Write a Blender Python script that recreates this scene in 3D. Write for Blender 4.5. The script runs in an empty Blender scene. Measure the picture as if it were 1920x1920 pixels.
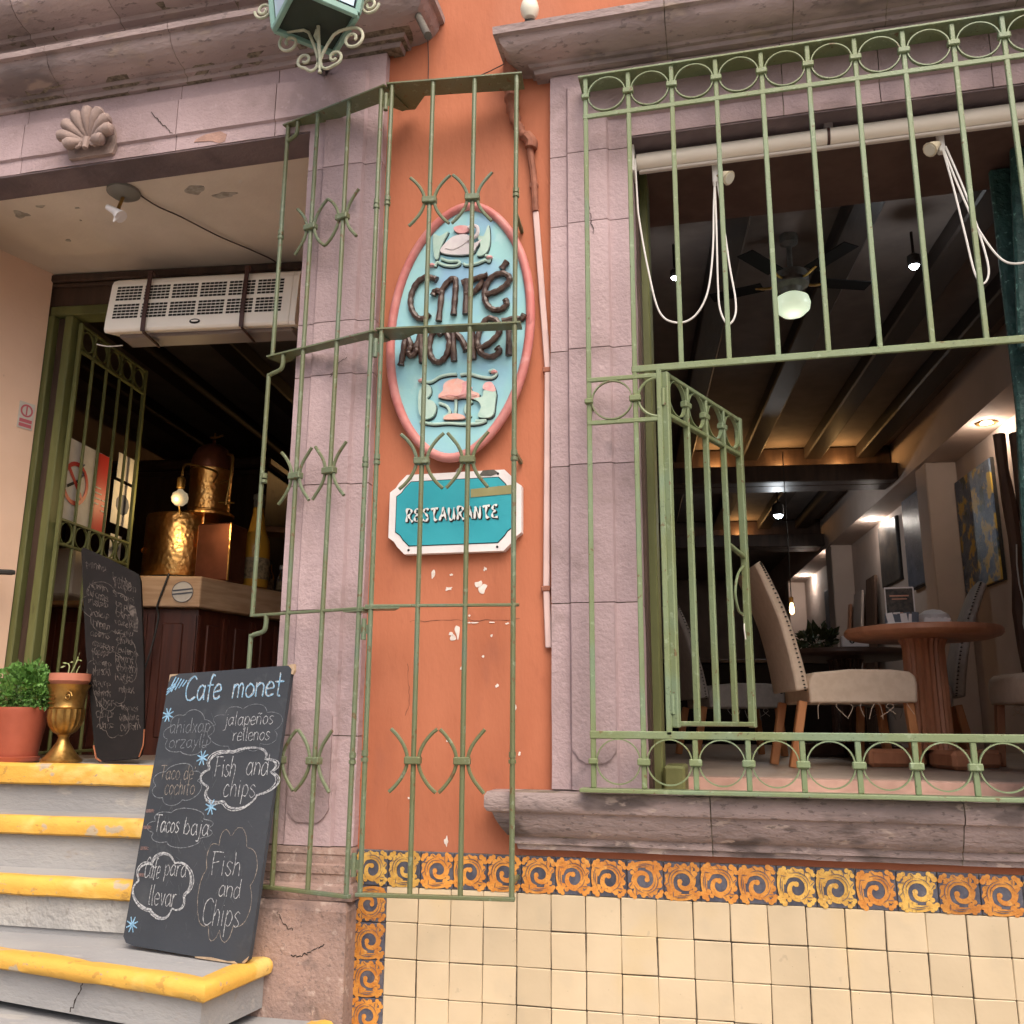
import bpy, math, random
from mathutils import Vector, Matrix, noise as mnoise
random.seed(7)
R = math.radians
S = bpy.context.scene
COL = S.collection

# ------------------------------------------------------------------ camera
cam_d = bpy.data.cameras.new('camera')
cam = bpy.data.objects.new('camera', cam_d); COL.objects.link(cam)
yaw, pitch, roll = R(-13.322), R(12.802), R(0.401)
fw = Vector((math.sin(yaw)*math.cos(pitch), math.cos(yaw)*math.cos(pitch), math.sin(pitch)))
rt = Vector((math.cos(yaw), -math.sin(yaw), 0)); up = rt.cross(fw)
r2 = math.cos(roll)*rt + math.sin(roll)*up; u2 = -math.sin(roll)*rt + math.cos(roll)*up
mw = Matrix((r2, u2, -fw)).transposed().to_4x4(); mw.translation = (0, -3.089, 1.6)
cam.matrix_world = mw
cam_d.sensor_width = 36; cam_d.lens = 1738/1920*36; cam_d.clip_start = .05; cam_d.clip_end = 300
S.camera = cam

# ------------------------------------------------------------------ light
SUN_EL, SUN_AZ = R(54), R(150)        # azimuth clockwise from +Y: the sun stands over the street
w = bpy.data.worlds.new('World'); S.world = w; w.use_nodes = True
nt = w.node_tree; bg = nt.nodes['Background']
sky = nt.nodes.new('ShaderNodeTexSky'); sky.sky_type = 'NISHITA'; sky.sun_disc = False
sky.sun_elevation = SUN_EL; sky.sun_rotation = SUN_AZ; sky.dust_density = 8.0; sky.air_density = 1.0; sky.ozone_density = 1.0
nt.links.new(sky.outputs[0], bg.inputs[0]); bg.inputs[1].default_value = .15
sd = bpy.data.lights.new('sun', 'SUN'); sd.energy = .85; sd.angle = R(55); sd.color = (1, .93, .84)
sun = bpy.data.objects.new('sun', sd); COL.objects.link(sun)
sv = Vector((math.sin(SUN_AZ)*math.cos(SUN_EL), math.cos(SUN_AZ)*math.cos(SUN_EL), math.sin(SUN_EL)))
sun.rotation_euler = sv.to_track_quat('Z', 'Y').to_euler(); sun.location = (0, -8, 12)
S.view_settings.view_transform = 'Standard'; S.view_settings.look = 'None'
S.view_settings.exposure = 0.60; S.view_settings.gamma = 1; S.view_settings.use_curve_mapping = False
S.render.engine = 'CYCLES'
cy = S.cycles; cy.max_bounces = 6; cy.diffuse_bounces = 3; cy.glossy_bounces = 3; cy.transmission_bounces = 5; cy.use_denoising = True
cy.use_adaptive_sampling = True; cy.adaptive_threshold = .035; cy.caustics_reflective = False; cy.caustics_refractive = False

# ------------------------------------------------------------------ materials
def lin(c):
    return tuple(((v/255+.055)/1.055)**2.4 if v/255 > .04045 else v/255/12.92 for v in c)
MATS = {}
def M(name, c1, c2=None, scale=5, rough=.7, bump=0, bscale=60, metal=0, rnd=0, stains=(), emit=None, trans=0, spec=.5,
      coat=0, bdist=.004, alpha=1, voro=0, stretch=(1, 1, 1), detail=3, ior=1.45):
    """procedural material: two tones by noise, optional stains (colour, scale, threshold, softness, amount), bump"""
    m = bpy.data.materials.new(name); m.use_nodes = True; n = m.node_tree.nodes; l = m.node_tree.links
    b = n['Principled BSDF']; b.inputs['Roughness'].default_value = rough; b.inputs['Metallic'].default_value = metal
    b.inputs['Specular IOR Level'].default_value = spec; b.inputs['IOR'].default_value = ior
    b.inputs['Transmission Weight'].default_value = trans; b.inputs['Coat Weight'].default_value = coat
    b.inputs['Alpha'].default_value = alpha
    g = n.new('ShaderNodeNewGeometry')
    mp = n.new('ShaderNodeMapping'); mp.inputs['Scale'].default_value = stretch; l.new(g.outputs['Position'], mp.inputs['Vector'])
    oi = n.new('ShaderNodeObjectInfo')
    def nz(sc, det=detail, rg=.6):
        t = n.new('ShaderNodeTexNoise'); t.inputs['Scale'].default_value = sc; t.inputs['Detail'].default_value = det
        t.inputs['Roughness'].default_value = rg; l.new(mp.outputs[0], t.inputs['Vector']); return t.outputs['Fac']
    def ramp(f, a, bb):
        r = n.new('ShaderNodeMapRange'); r.interpolation_type = 'SMOOTHSTEP'
        r.inputs['From Min'].default_value = a; r.inputs['From Max'].default_value = bb; l.new(f, r.inputs['Value']); return r.outputs['Result']
    def mix(f, a, c, amt=1):
        x = n.new('ShaderNodeMix'); x.data_type = 'RGBA'
        if amt != 1:
            mu = n.new('ShaderNodeMath'); mu.operation = 'MULTIPLY'; mu.inputs[1].default_value = amt; l.new(f, mu.inputs[0]); f = mu.outputs[0]
        l.new(f, x.inputs['Factor'])
        for s, v in ((6, a), (7, c)):
            if isinstance(v, tuple): x.inputs[s].default_value = (*v, 1)
            else: l.new(v, x.inputs[s])
        return x.outputs[2]
    col = c1
    if c2: col = mix(ramp(nz(scale), .34, .66), c1, c2)
    for (sc_c, sc_s, th, soft, amt) in stains: col = mix(ramp(nz(sc_s), th, th+soft), col, sc_c, amt)
    if rnd:
        h = n.new('ShaderNodeHueSaturation'); mr = n.new('ShaderNodeMapRange')
        mr.inputs['To Min'].default_value = 1-rnd; mr.inputs['To Max'].default_value = 1+rnd
        l.new(oi.outputs['Random'], mr.inputs['Value']); l.new(mr.outputs[0], h.inputs['Value'])
        if isinstance(col, tuple): h.inputs['Color'].default_value = (*col, 1)
        else: l.new(col, h.inputs['Color'])
        col = h.outputs[0]
    if isinstance(col, tuple): b.inputs['Base Color'].default_value = (*col, 1)
    else: l.new(col, b.inputs['Base Color'])
    if bump:
        bp = n.new('ShaderNodeBump'); bp.inputs['Strength'].default_value = bump; bp.inputs['Distance'].default_value = bdist
        if voro:
            v = n.new('ShaderNodeTexVoronoi'); v.feature = 'SMOOTH_F1'; v.inputs['Scale'].default_value = voro; l.new(mp.outputs[0], v.inputs['Vector']); l.new(v.outputs['Distance'], bp.inputs['Height'])
        else: l.new(nz(bscale, 2), bp.inputs['Height'])
        l.new(bp.outputs[0], b.inputs['Normal'])
    if emit:
        b.inputs['Emission Color'].default_value = (*emit[0], 1); b.inputs['Emission Strength'].default_value = emit[1]
    MATS[name] = m; return m

orange = M('terracotta_stucco', (.50, .172, .090), (.41, .130, .064), 2.2, .85, .5, 45, stains=[((.54, .225, .14), 1.1, .50, .2, .5), ((.30, .09, .045), 7, .64, .10, .4), ((.40, .13, .07), 26, .60, .10, .35), ((.33, .115, .07), 4.5, .60, .10, .45)], stretch=(1, 1, .38))
pink = M('pink_quarry_stone', (.425, .318, .330), (.355, .262, .268), 2.5, .85, .9, 70, rnd=.17,
         stains=[((.27, .20, .195), 5, .55, .14, .5), ((.49, .375, .385), 24, .60, .1, .35), ((.17, .14, .15), 2.9, .665, .05, .6), ((.27, .19, .185), 80, .64, .06, .4)], bdist=.004)
stoned = M('weathered_cornice_stone', (.43, .335, .32), (.31, .24, .235), 4, .88, 1, 50, rnd=.12,
           stains=[((.10, .08, .08), 4.5, .53, .16, .7), ((.44, .34, .28), 9, .60, .12, .6), ((.10, .08, .08), 50, .60, .08, .5)], stretch=(.45, 1, 1), bdist=.006)
sillm = M('weathered_sill_stone', (.36, .275, .258), (.25, .195, .185), 6, .88, 1, 55, rnd=.08,
          stains=[((.09, .07, .066), 7, .53, .12, .75), ((.54, .43, .37), 20, .60, .08, .65), ((.10, .08, .075), 60, .60, .06, .6)], stretch=(.55, 1, 1.4), bdist=.006)
plinthm = M('plinth_stone', (.36, .245, .205), (.27, .19, .165), 6, .9, .8, 60, stains=[((.15, .11, .10), 7, .56, .12, .7), ((.48, .38, .33), 22, .58, .1, .6), ((.13, .10, .09), 80, .60, .06, .5)], bdist=.006)
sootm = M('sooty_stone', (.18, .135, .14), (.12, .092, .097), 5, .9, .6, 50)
green = M('green_iron_paint', (.135, .172, .105), (.125, .135, .062), 2.2, .42, .6, 150, stains=[((.115, .16, .118), 3.5, .55, .12, .6), ((.23, .275, .19), 30, .60, .08, .55), ((.13, .07, .03), 38, .63, .04, .8), ((.09, .10, .06), 90, .64, .05, .6)], bdist=.0015)
green2 = M('sage_window_iron_paint', (.19, .25, .145), (.17, .205, .095), 2.2, .42, .6, 150, stains=[((.16, .225, .15), 3.5, .55, .12, .6), ((.30, .37, .245), 30, .60, .08, .55), ((.13, .07, .03), 38, .645, .04, .8), ((.07, .085, .045), 90, .64, .05, .6)], bdist=.0015)
olive = M('olive_green_wood', (.145, .155, .055), (.10, .108, .036), 8, .55, .3, 90, stains=[((.06, .06, .02), 18, .66, .06, .5)], stretch=(1, 1, .2))
cream = M('cream_glazed_tile', (.63, .51, .345), (.56, .45, .30), 3, .3, .25, 25, rnd=.08, stains=[((.52, .43, .30), 6, .54, .15, .5), ((.62, .475, .27), 2.2, .55, .1, .5), ((.20, .15, .10), 85, .735, .03, .8), ((.42, .34, .24), 20, .70, .05, .5)], coat=.3)
grout = M('dark_grout', (.10, .08, .06), (.24, .2, .15), 40, .95)
navy = M('navy_tile_glaze', (.055, .058, .085), (.10, .10, .125), 30, .35, .2, 60, rnd=.2, stains=[((.2, .19, .2), 60, .64, .06, .4)], coat=.3)
gold1 = M('ochre_relief_glaze', (.66, .29, .055), (.54, .20, .035), 26, .38, .5, 130, rnd=.18, stains=[((.30, .12, .03), 120, .60, .05, .55), ((.74, .42, .12), 45, .60, .1, .5)], coat=.3)
gold2 = M('yellow_relief_glaze', (.70, .43, .10), (.56, .30, .06), 26, .38, .5, 130, rnd=.12, stains=[((.30, .17, .05), 110, .58, .05, .6), ((.80, .60, .25), 45, .60, .1, .5)], coat=.3)
yellow = M('yellow_step_paint', (.70, .41, .075), (.62, .35, .06), 5, .66, .6, 60, stains=[((.80, .58, .20), 6, .54, .12, .6), ((.40, .36, .29), 9, .59, .05, .85), ((.36, .19, .05), 26, .62, .05, .55), ((.30, .26, .21), 45, .66, .04, .7)], stretch=(.7, 1, 1))
concrete = M('grey_step_cement', (.345, .34, .335), (.275, .275, .28), 3, .85, .7, 60, stains=[((.22, .22, .225), 3.5, .58, .14, .5), ((.44, .41, .37), 12, .60, .1, .5), ((.28, .23, .18), 9, .66, .06, .5), ((.13, .12, .11), 60, .70, .05, .5)], stretch=(.5, 1, 1.2), bdist=.005)
stucco_in = M('peach_reveal_plaster', (.88, .63, .48), (.83, .58, .43), 2, .85, .25, 50, stains=[((.40, .26, .18), 14, .70, .05, .4)])
soffit = M('beige_soffit_plaster', (.70, .62, .53), (.64, .565, .48), 3, .9, .3, 40, stains=[((.66, .62, .56), 5, .70, .03, .8)])
brownwood = M('dark_brown_wood', (.075, .045, .032), (.045, .027, .02), 12, .5, .4, 60, stretch=(1, 1, .15))
beamwood = M('dark_beam_wood', (.030, .021, .017), (.020, .014, .012), 8, .55, .4, 40, stretch=(1, .15, 1))
ceilm = M('ceiling_boards', (.19, .155, .135), (.155, .125, .11), 5, .8, .2, 30)
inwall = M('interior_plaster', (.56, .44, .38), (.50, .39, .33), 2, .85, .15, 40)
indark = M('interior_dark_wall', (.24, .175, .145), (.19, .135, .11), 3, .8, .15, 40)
infloor = M('interior_floor_tile', (.36, .29, .24), (.29, .23, .19), 4, .45, .1, 40)
ledgem = M('ledge_plaster', (.50, .33, .27), (.40, .26, .21), 9, .85, .3, 50)
cherry = M('cherry_wood', (.10, .028, .016), (.065, .018, .012), 10, .4, .3, 60, stretch=(3, 3, .15))
oak = M('oak_slab', (.60, .40, .25), (.48, .30, .175), 8, .5, .35, 60, stretch=(.4, .4, 4))
white_pl = M('white_plastic', (.93, .89, .82), (.90, .86, .79), 3, .4, spec=.4)
greyp = M('grey_plastic', (.22, .19, .19), None, 3, .45)
blackslot = M('dark_slot', (.012, .011, .010), None, 3, .8)
strapm = M('brown_steel_strap', (.075, .03, .024), (.05, .022, .018), 20, .45)
blackm = M('black_iron', (.02, .019, .018), (.03, .027, .025), 30, .5)
darkiron = M('aged_grey_iron', (.11, .10, .085), (.07, .065, .055), 20, .6)
scrollm = M('cream_green_iron', (.50, .50, .38), (.36, .39, .28), 30, .5)
lantm = M('lantern_green_paint', (.23, .40, .34), (.18, .33, .29), 10, .45)
lantd = M('lantern_bottom_dark', (.022, .035, .027), (.03, .045, .035), 10, .6)
lglass = M('lantern_blue_glass', (.58, .74, .90), (.58, .74, .88), 4, .15, spec=.6)
slate = M('chalkboard_slate', (.034, .040, .050), (.043, .049, .060), 3, .75, .15, 80, stains=[((.075, .082, .092), 3.5, .56, .2, .55), ((.06, .066, .075), 14, .60, .1, .5)])
rawwood = M('raw_board_edge', (.45, .33, .22), (.35, .25, .16), 30, .8)
chalk = M('white_chalk', (.52, .54, .56), (.16, .17, .19), 130, .95, alpha=1)
chalkf = M('faint_chalk', (.24, .26, .29), (.09, .10, .11), 130, .95)
chalkb = M('blue_chalk', (.30, .52, .72), (.14, .28, .42), 130, .95)
chalkr = M('pink_chalk_smear', (.24, .15, .14), (.10, .075, .075), 120, .95)
chalkd = M('brown_chalk', (.33, .29, .25), (.11, .098, .088), 110, .95)
blackb = M('black_menu_board', (.008, .0065, .0065), (.013, .010, .010), 6, .7, .15, 60, spec=.25)
chalko = M('old_dim_chalk', (.12, .10, .09), (.025, .021, .02), 45, .95)
signblue = M('sign_pale_blue', (.27, .55, .66), (.33, .62, .63), 4.5, .5, .2, 40, stains=[((.26, .44, .66), 3.0, .52, .14, .7), ((.45, .68, .70), 9, .62, .1, .5)])
signrim = M('sign_pink_rim', (.52, .16, .145), (.60, .25, .23), 8, .5, .3, 60, stains=[((.68, .36, .34), 12, .62, .1, .5)])
signbrown = M('sign_brown_letter', (.055, .028, .022), (.10, .062, .048), 40, .32, .3, 90, stains=[((.32, .24, .20), 70, .66, .05, .5)])
rel_g = M('relief_pale_green', (.42, .60, .52), (.50, .66, .58), 20, .5, .2, 60)
rel_w = M('relief_white', (.66, .60, .62), (.72, .68, .68), 20, .5, .2, 60)
rel_p = M('relief_pink', (.74, .33, .33), (.80, .48, .46), 30, .5, .2, 60)
rel_o = M('relief_peach', (.82, .42, .33), (.80, .52, .46), 25, .5, .2, 60)
rel_k = M('relief_outline', (.03, .05, .06), None, 5, .7)
teal = M('sign_teal', (.025, .33, .40), (.035, .37, .44), 4, .45, .1, 50)
signwhite = M('sign_white_frame', (.80, .75, .74), (.74, .70, .69), 9, .6, .3, 70, stains=[((.5, .42, .36), 18, .7, .05, .5)])
tape = M('olive_tape', (.30, .28, .13), (.27, .25, .11), 20, .6)
letw = M('letter_white', (.75, .76, .74), None, 5, .6)
conduit_w = M('conduit_pinkish_white', (.66, .48, .45), (.58, .42, .40), 8, .6)
conduit_o = M('conduit_terracotta', (.34, .13, .08), (.24, .09, .055), 20, .75, .6, 60)
cablem = M('dark_cable', (.06, .035, .03), None, 5, .6)
blindm = M('roller_blind_cream', (.90, .83, .72), (.87, .80, .69), 4, .6, .05, 60)
cordm = M('white_cord', (.78, .76, .72), None, 5, .6)
chipm = M('exposed_white_plaster', (.80, .74, .68), (.70, .62, .56), 40, .9, .3, 60)
bulbw = M('opal_glass_globe', (.80, .78, .66), (.74, .72, .6), 4, .25, spec=.5)
lit_cool = M('lit_spot_bulb', (1, 1, 1), emit=((.85, .95, 1), 22))
lit_warm = M('lit_warm_bulb', (1, .8, .5), emit=((1, .62, .25), 6))
lit_globe = M('lit_fan_globe', (.8, .85, .7), rough=.3, emit=((.75, .88, .62), .45))
copper = M('hammered_copper', (.98, .62, .24), (.90, .47, .15), 6, .30, .6, 40, metal=1, voro=42, bdist=.006)
copperd = M('dark_copper', (.24, .085, .05), (.17, .06, .035), 6, .4, metal=.7)
brass = M('brass_urn', (.42, .25, .075), (.25, .14, .04), 18, .35, .3, 80, metal=.85)
potred = M('red_clay_pot', (.38, .095, .055), (.33, .08, .045), 8, .6, .15, 50)
potpink = M('pink_clay_pot', (.52, .20, .13), (.46, .17, .11), 8, .6, .15, 50)
leafm = M('leaf_green', (.075, .19, .035), (.13, .28, .06), 30, .5, rnd=0)
soil = M('potting_soil', (.05, .035, .025), (.03, .02, .015), 60, .95)
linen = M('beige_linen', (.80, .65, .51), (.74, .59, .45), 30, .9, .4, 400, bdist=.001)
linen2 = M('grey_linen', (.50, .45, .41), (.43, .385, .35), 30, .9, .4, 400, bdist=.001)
chairleg = M('orange_oak_leg', (.62, .27, .11), (.52, .205, .08), 20, .5, stretch=(1, 1, .2))
tablewood = M('table_walnut', (.50, .225, .125), (.38, .16, .085), 10, .4, .2, 60, stretch=(1, 1, .3))
glassm = M('clear_glass', (.9, .92, .9), rough=.05, trans=.9, ior=1.3)
amber = M('amber_liquor_glass', (.90, .46, .06), rough=.08, trans=.5, ior=1.33)
labelm = M('bottle_label', (.30, .22, .12), (.12, .09, .05), 40, .7)
redsign = M('no_smoking_red', (.50, .03, .025), None, 5, .5)
paper = M('white_paper', (.66, .63, .58), (.58, .55, .5), 12, .7)
pcol = [M('painting_blue', (.07, .11, .20), (.14, .19, .27), 14, .4, .8, 60, stains=[((.72, .48, .08), 6, .50, .1, .9), ((.45, .46, .44), 22, .66, .05, .8), ((.03, .05, .04), 5, .56, .1, .8)], bdist=.006),
        M('painting_slate', (.08, .09, .12), (.13, .14, .18), 9, .4, .6, 60, stains=[((.40, .40, .42), 16, .68, .05, .7)], bdist=.006),
        M('painting_dark', (.05, .045, .045), (.10, .08, .065), 9, .45, .4, 60)]
driftm = M('driftwood_brown', (.14, .075, .045), (.09, .045, .03), 18, .7, .8, 60, stretch=(1, 1, .2))
tealwood = M('teal_carved_wood', (.030, .085, .075), (.016, .05, .046), 20, .55, .9, 50, stains=[((.22, .42, .36), 50, .62, .06, .6)], bdist=.01)
paving = M('pavement_stone', (.30, .275, .245), (.24, .22, .20), 4, .85, .4, 50)
nail = M('dark_nailhead', (.02, .016, .013), None, 5, .4, metal=.6)
stickerp = M('pink_red_print', (.55, .14, .17), None, 5, .6)
greyprint = M('grey_print', (.10, .11, .14), None, 5, .6)

# ------------------------------------------------------------------ mesh helpers
class MB:
    def __init__(s): s.v = []; s.f = []
    def add(s, vs, fs):
        k = len(s.v); s.v += [Vector(p) for p in vs]; s.f += [tuple(i+k for i in q) for q in fs]; return s
    def box(s, a, b, c=0):
        x0, y0, z0 = a; x1, y1, z1 = b
        if c <= 0:
            return s.add([(x, y, z) for z in (z0, z1) for y in (y0, y1) for x in (x0, x1)],
                         [(0, 2, 3, 1), (4, 5, 7, 6), (0, 1, 5, 4), (2, 6, 7, 3), (0, 4, 6, 2), (1, 3, 7, 5)])
        c = min(c, abs(x1-x0)*.45, abs(y1-y0)*.45, abs(z1-z0)*.45)
        lo = (x0, y0, z0); hi = (x1, y1, z1); idx = {}; vs = []
        for sx in (0, 1):
            for sy in (0, 1):
                for sz in (0, 1):
                    p = [(lo, hi)[k][i] for i, k in enumerate((sx, sy, sz))]; sg = [1 if k == 0 else -1 for k in (sx, sy, sz)]
                    for ax in range(3):
                        q = [p[i] + (0 if i == ax else sg[i]*c) for i in range(3)]
                        idx[(sx, sy, sz, ax)] = len(vs); vs.append(q)
        fs = []
        for ax in range(3):
            o1, o2 = (ax+1) % 3, (ax+2) % 3
            for sd_ in (0, 1):
                q = []
                for (p1, p2) in ((0, 0), (1, 0), (1, 1), (0, 1)):
                    k = [0]*3; k[ax] = sd_; k[o1] = p1; k[o2] = p2; q.append(idx[(*k, ax)])
                fs.append(tuple(q if sd_ else q[::-1]))
            for p1 in (0, 1):
                for p2 in (0, 1):
                    k0 = [0]*3; k1 = [0]*3; k0[ax] = 0; k1[ax] = 1
                    for k in (k0, k1): k[o1] = p1; k[o2] = p2
                    q = (idx[(*k0, o1)], idx[(*k1, o1)], idx[(*k1, o2)], idx[(*k0, o2)])
                    fs.append(q if (p1 == p2) else q[::-1])
        for sx in (0, 1):
            for sy in (0, 1):
                for sz in (0, 1):
                    q = tuple(idx[(sx, sy, sz, a_)] for a_ in range(3)); fs.append(q if (sx+sy+sz) % 2 else q[::-1])
        return s.add(vs, fs)
    def obox(s, p, q, wdt, thk, upv=(0, 0, 1), c=0):
        """bar of width wdt (along the side) and thickness thk from p to q"""
        p = Vector(p); q = Vector(q); d = (q-p); L = d.length; d.normalize()
        upv = Vector(upv)
        if abs(d.dot(upv)) > .98: upv = Vector((0, 1, 0))
        sd_ = d.cross(upv).normalized(); u_ = sd_.cross(d)
        t = MB().box((-wdt/2, -thk/2, 0), (wdt/2, thk/2, L), c)
        m = Matrix((sd_, u_, d)).transposed()
        return s.add([p + m @ v for v in t.v], t.f)
    def tube(s, pts, r, n=8, cap=True, squash=None):
        pts = [Vector(p) for p in pts]; m = len(pts); rs = r if isinstance(r, (list, tuple)) else [r]*m
        t0 = (pts[1]-pts[0]).normalized(); ref = Vector((0, 1, 0)) if abs(t0.y) < .9 else Vector((1, 0, 0))
        nrm = (ref - t0*ref.dot(t0)).normalized(); vs = []
        for i, p in enumerate(pts):
            t = (pts[min(i+1, m-1)]-pts[max(i-1, 0)]).normalized()
            nrm = (nrm - t*nrm.dot(t)); nrm = nrm.normalized() if nrm.length > 1e-6 else Vector((0, 0, 1)); b = t.cross(nrm)
            for k in range(n):
                a = 2*math.pi*k/n; vs.append(p + (nrm*math.cos(a)*(squash or 1) + b*math.sin(a))*rs[i])
        fs = [(i*n+k, i*n+(k+1) % n, (i+1)*n+(k+1) % n, (i+1)*n+k) for i in range(m-1) for k in range(n)]
        if cap: fs += [tuple(range(n))[::-1], tuple((m-1)*n+k for k in range(n))]
        return s.add(vs, fs)
    def ring(s, c, rad, wid, thk, n=28, ax=(1, 0, 0), uz=(0, 0, 1)):
        """flat-bar ring in the plane of ax and uz"""
        c = Vector(c); ax = Vector(ax).normalized(); uz = Vector(uz); nn = ax.cross(uz); vs = []
        for k in range(n):
            a = 2*math.pi*k/n; d = ax*math.cos(a)+uz*math.sin(a)
            for rr, yy in ((rad, -wid/2), (rad, wid/2), (rad-thk, wid/2), (rad-thk, -wid/2)): vs.append(c+d*rr+nn*yy)
        return s.add(vs, [(k*4+j, k*4+(j+1) % 4, ((k+1) % n)*4+(j+1) % 4, ((k+1) % n)*4+j) for k in range(n) for j in range(4)])
    def lathe(s, prof, c=(0, 0, 0), n=24, flute=0, fn=0):
        vs = []; c = Vector(c)
        for r_, z in prof:
            for k in range(n):
                a = 2*math.pi*k/n; rr = r_*(1+(flute*math.cos(fn*a) if flute else 0)); vs.append(c+Vector((rr*math.cos(a), rr*math.sin(a), z)))
        m = len(prof); fs = [(i*n+k, i*n+(k+1) % n, (i+1)*n+(k+1) % n, (i+1)*n+k) for i in range(m-1) for k in range(n)]
        fs += [tuple(range(n))[::-1], tuple((m-1)*n+k for k in range(n))]
        return s.add(vs, fs)
    def poly(s, pts, n, thk):
        """extrude a planar outline by thk along n (outline at the front)"""
        n = Vector(n); a = [Vector(p) for p in pts]; m = len(a)
        nn = Vector((0, 0, 0))
        for i in range(m): nn += a[i].cross(a[(i+1) % m])
        if nn.dot(n) < 0: a = a[::-1]
        vs = [p+n*thk for p in a]+a
        return s.add(vs, [tuple(range(m)), tuple(range(2*m-1, m-1, -1))]+[(i, m+i, m+(i+1) % m, (i+1) % m)[::1] for i in range(m)])
    def ribbon(s, pts, wd, n, flat=0.0):
        """flat stroke facing n"""
        pts = [Vector(p) for p in pts]; n = Vector(n).normalized(); m = len(pts); ws = wd if isinstance(wd, (list, tuple)) else [wd]*m; vs = []
        for i, p in enumerate(pts):
            t = pts[min(i+1, m-1)]-pts[max(i-1, 0)]
            t = t.normalized() if t.length > 1e-9 else Vector((1, 0, 0)); sd_ = n.cross(t)
            vs += [p+sd_*ws[i]/2+n*flat, p-sd_*ws[i]/2+n*flat]
        return s.add(vs, [(2*i, 2*i+1, 2*i+3, 2*i+2) for i in range(m-1)])
    def sweep(s, prof, path, step=.05, jit=.0015, cap=True):
        """profile [(out, z)] swept along plan path [(x, y)] with mitres; out is to the right of travel"""
        P = [Vector((p[0], p[1], 0)) for p in path]; nds = []
        for i, p in enumerate(P):
            ds = []
            if i > 0: ds.append((p-P[i-1]).normalized())
            if i < len(P)-1: ds.append((P[i+1]-p).normalized())
            ns = [Vector((d.y, -d.x, 0)) for d in ds]
            if len(ns) == 2:
                mm = (ns[0]+ns[1]).normalized(); mm = mm/ max(.2, mm.dot(ns[0]))
            else: mm = ns[0]
            nds.append(mm)
        st = []
        for i in range(len(P)-1):
            L = (P[i+1]-P[i]).length; k = max(1, int(L/step))
            for j in range(k): t = j/k; st.append((P[i].lerp(P[i+1], t), nds[i].lerp(nds[i+1], t)))
        st.append((P[-1], nds[-1])); m = len(prof); vs = []
        for p, nn in st:
            for o, z in prof:
                q = p+nn*o; q.z = z
                if jit: q += mnoise.noise_vector(q*9)*jit+mnoise.noise_vector(q*31)*jit*.6
                vs.append(q)
        fs = [(i*m+j, (i+1)*m+j, (i+1)*m+j+1, i*m+j+1) for i in range(len(st)-1) for j in range(m-1)]
        fs += [(i*m+m-1, (i+1)*m+m-1, (i+1)*m, i*m) for i in range(len(st)-1)]
        if cap: fs += [tuple(range(m)), tuple((len(st)-1)*m+j for j in range(m))[::-1]]
        return s.add(vs, fs)

WM = {}
def mesh(name, mb, mat, smooth=False):
    me = bpy.data.meshes.new(name); me.from_pydata([tuple(v) for v in mb.v], [], mb.f)
    me.validate(); me.materials.append(mat)
    me.polygons.foreach_set('use_smooth', [smooth]*len(me.polygons)); me.update()
    if smooth: 
        try: me.set_sharp_from_angle(angle=R(40))
        except Exception: pass
    return me
def place(name, me, parent=None, mat4=None):
    o = bpy.data.objects.new(name, me); COL.objects.link(o)
    mat4 = mat4 or Matrix.Identity(4)
    if parent is not None:
        o.parent = parent; o.matrix_local = WM[parent].inverted() @ mat4
    else: o.matrix_local = mat4
    WM[o] = mat4; return o
def fixn(mb):
    import bmesh
    return mb
def part(name, mb, mat, parent=None, smooth=False, fix=True):
    """one mesh object whose origin sits at the middle of its base"""
    if isinstance(mb, MB):
        xs = [v.x for v in mb.v]; ys = [v.y for v in mb.v]; zs = [v.z for v in mb.v]
        c = Vector(((min(xs)+max(xs))/2, (min(ys)+max(ys))/2, min(zs)))
        t = MB(); t.v = [v-c for v in mb.v]; t.f = mb.f
        me = mesh(name, t, mat, smooth)
        if fix:
            import bmesh
            bm = bmesh.new(); bm.from_mesh(me); bmesh.ops.recalc_face_normals(bm, faces=bm.faces[:]); bm.to_mesh(me); bm.free()
        return place(name, me, parent, Matrix.Translation(c))
def thing(name, label, cat, loc, group=None):
    o = bpy.data.objects.new(name, None); COL.objects.link(o); o.empty_display_size = .1
    o.location = loc; WM[o] = Matrix.Translation(loc); return tag(o, label, cat, group)
def tag(o, label, cat, group=None):
    o['label'] = label; o['category'] = cat
    if group: o['group'] = group
    return o
def struct(name, mb, mat, kind='structure'):
    o = part(name, mb, mat); o['kind'] = kind; return o
def bevel(o, wd, seg=2):
    m = o.modifiers.new('bevel', 'BEVEL'); m.width = wd; m.segments = seg; m.limit_method = 'ANGLE'; m.angle_limit = R(35); return o
def crom(pts, n=6, closed=False):
    """Catmull-Rom through points of any dimension"""
    P = [Vector(p) for p in pts]; out = []; m = len(P)
    rg = m if closed else m-1
    for i in range(rg):
        if closed: a, b, c, d = P[i-1], P[i], P[(i+1) % m], P[(i+2) % m]
        else: a, b, c, d = P[max(i-1, 0)], P[i], P[i+1], P[min(i+2, m-1)]
        for j in range(n):
            t = j/n; out.append(.5*((2*b)+(c-a)*t+(2*a-5*b+4*c-d)*t*t+(3*b-a-3*c+d)*t**3))
    if not closed: out.append(P[-1])
    return out
def lamp(name, loc, energy, color, rad=.03, parent=None):
    d = bpy.data.lights.new(name, 'POINT'); d.energy = energy; d.color = color; d.shadow_soft_size = rad
    o = bpy.data.objects.new(name, d); COL.objects.link(o)
    if parent: o.parent = parent; o.matrix_local = WM[parent].inverted() @ Matrix.Translation(loc)
    else: o.location = loc
    return o

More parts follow.
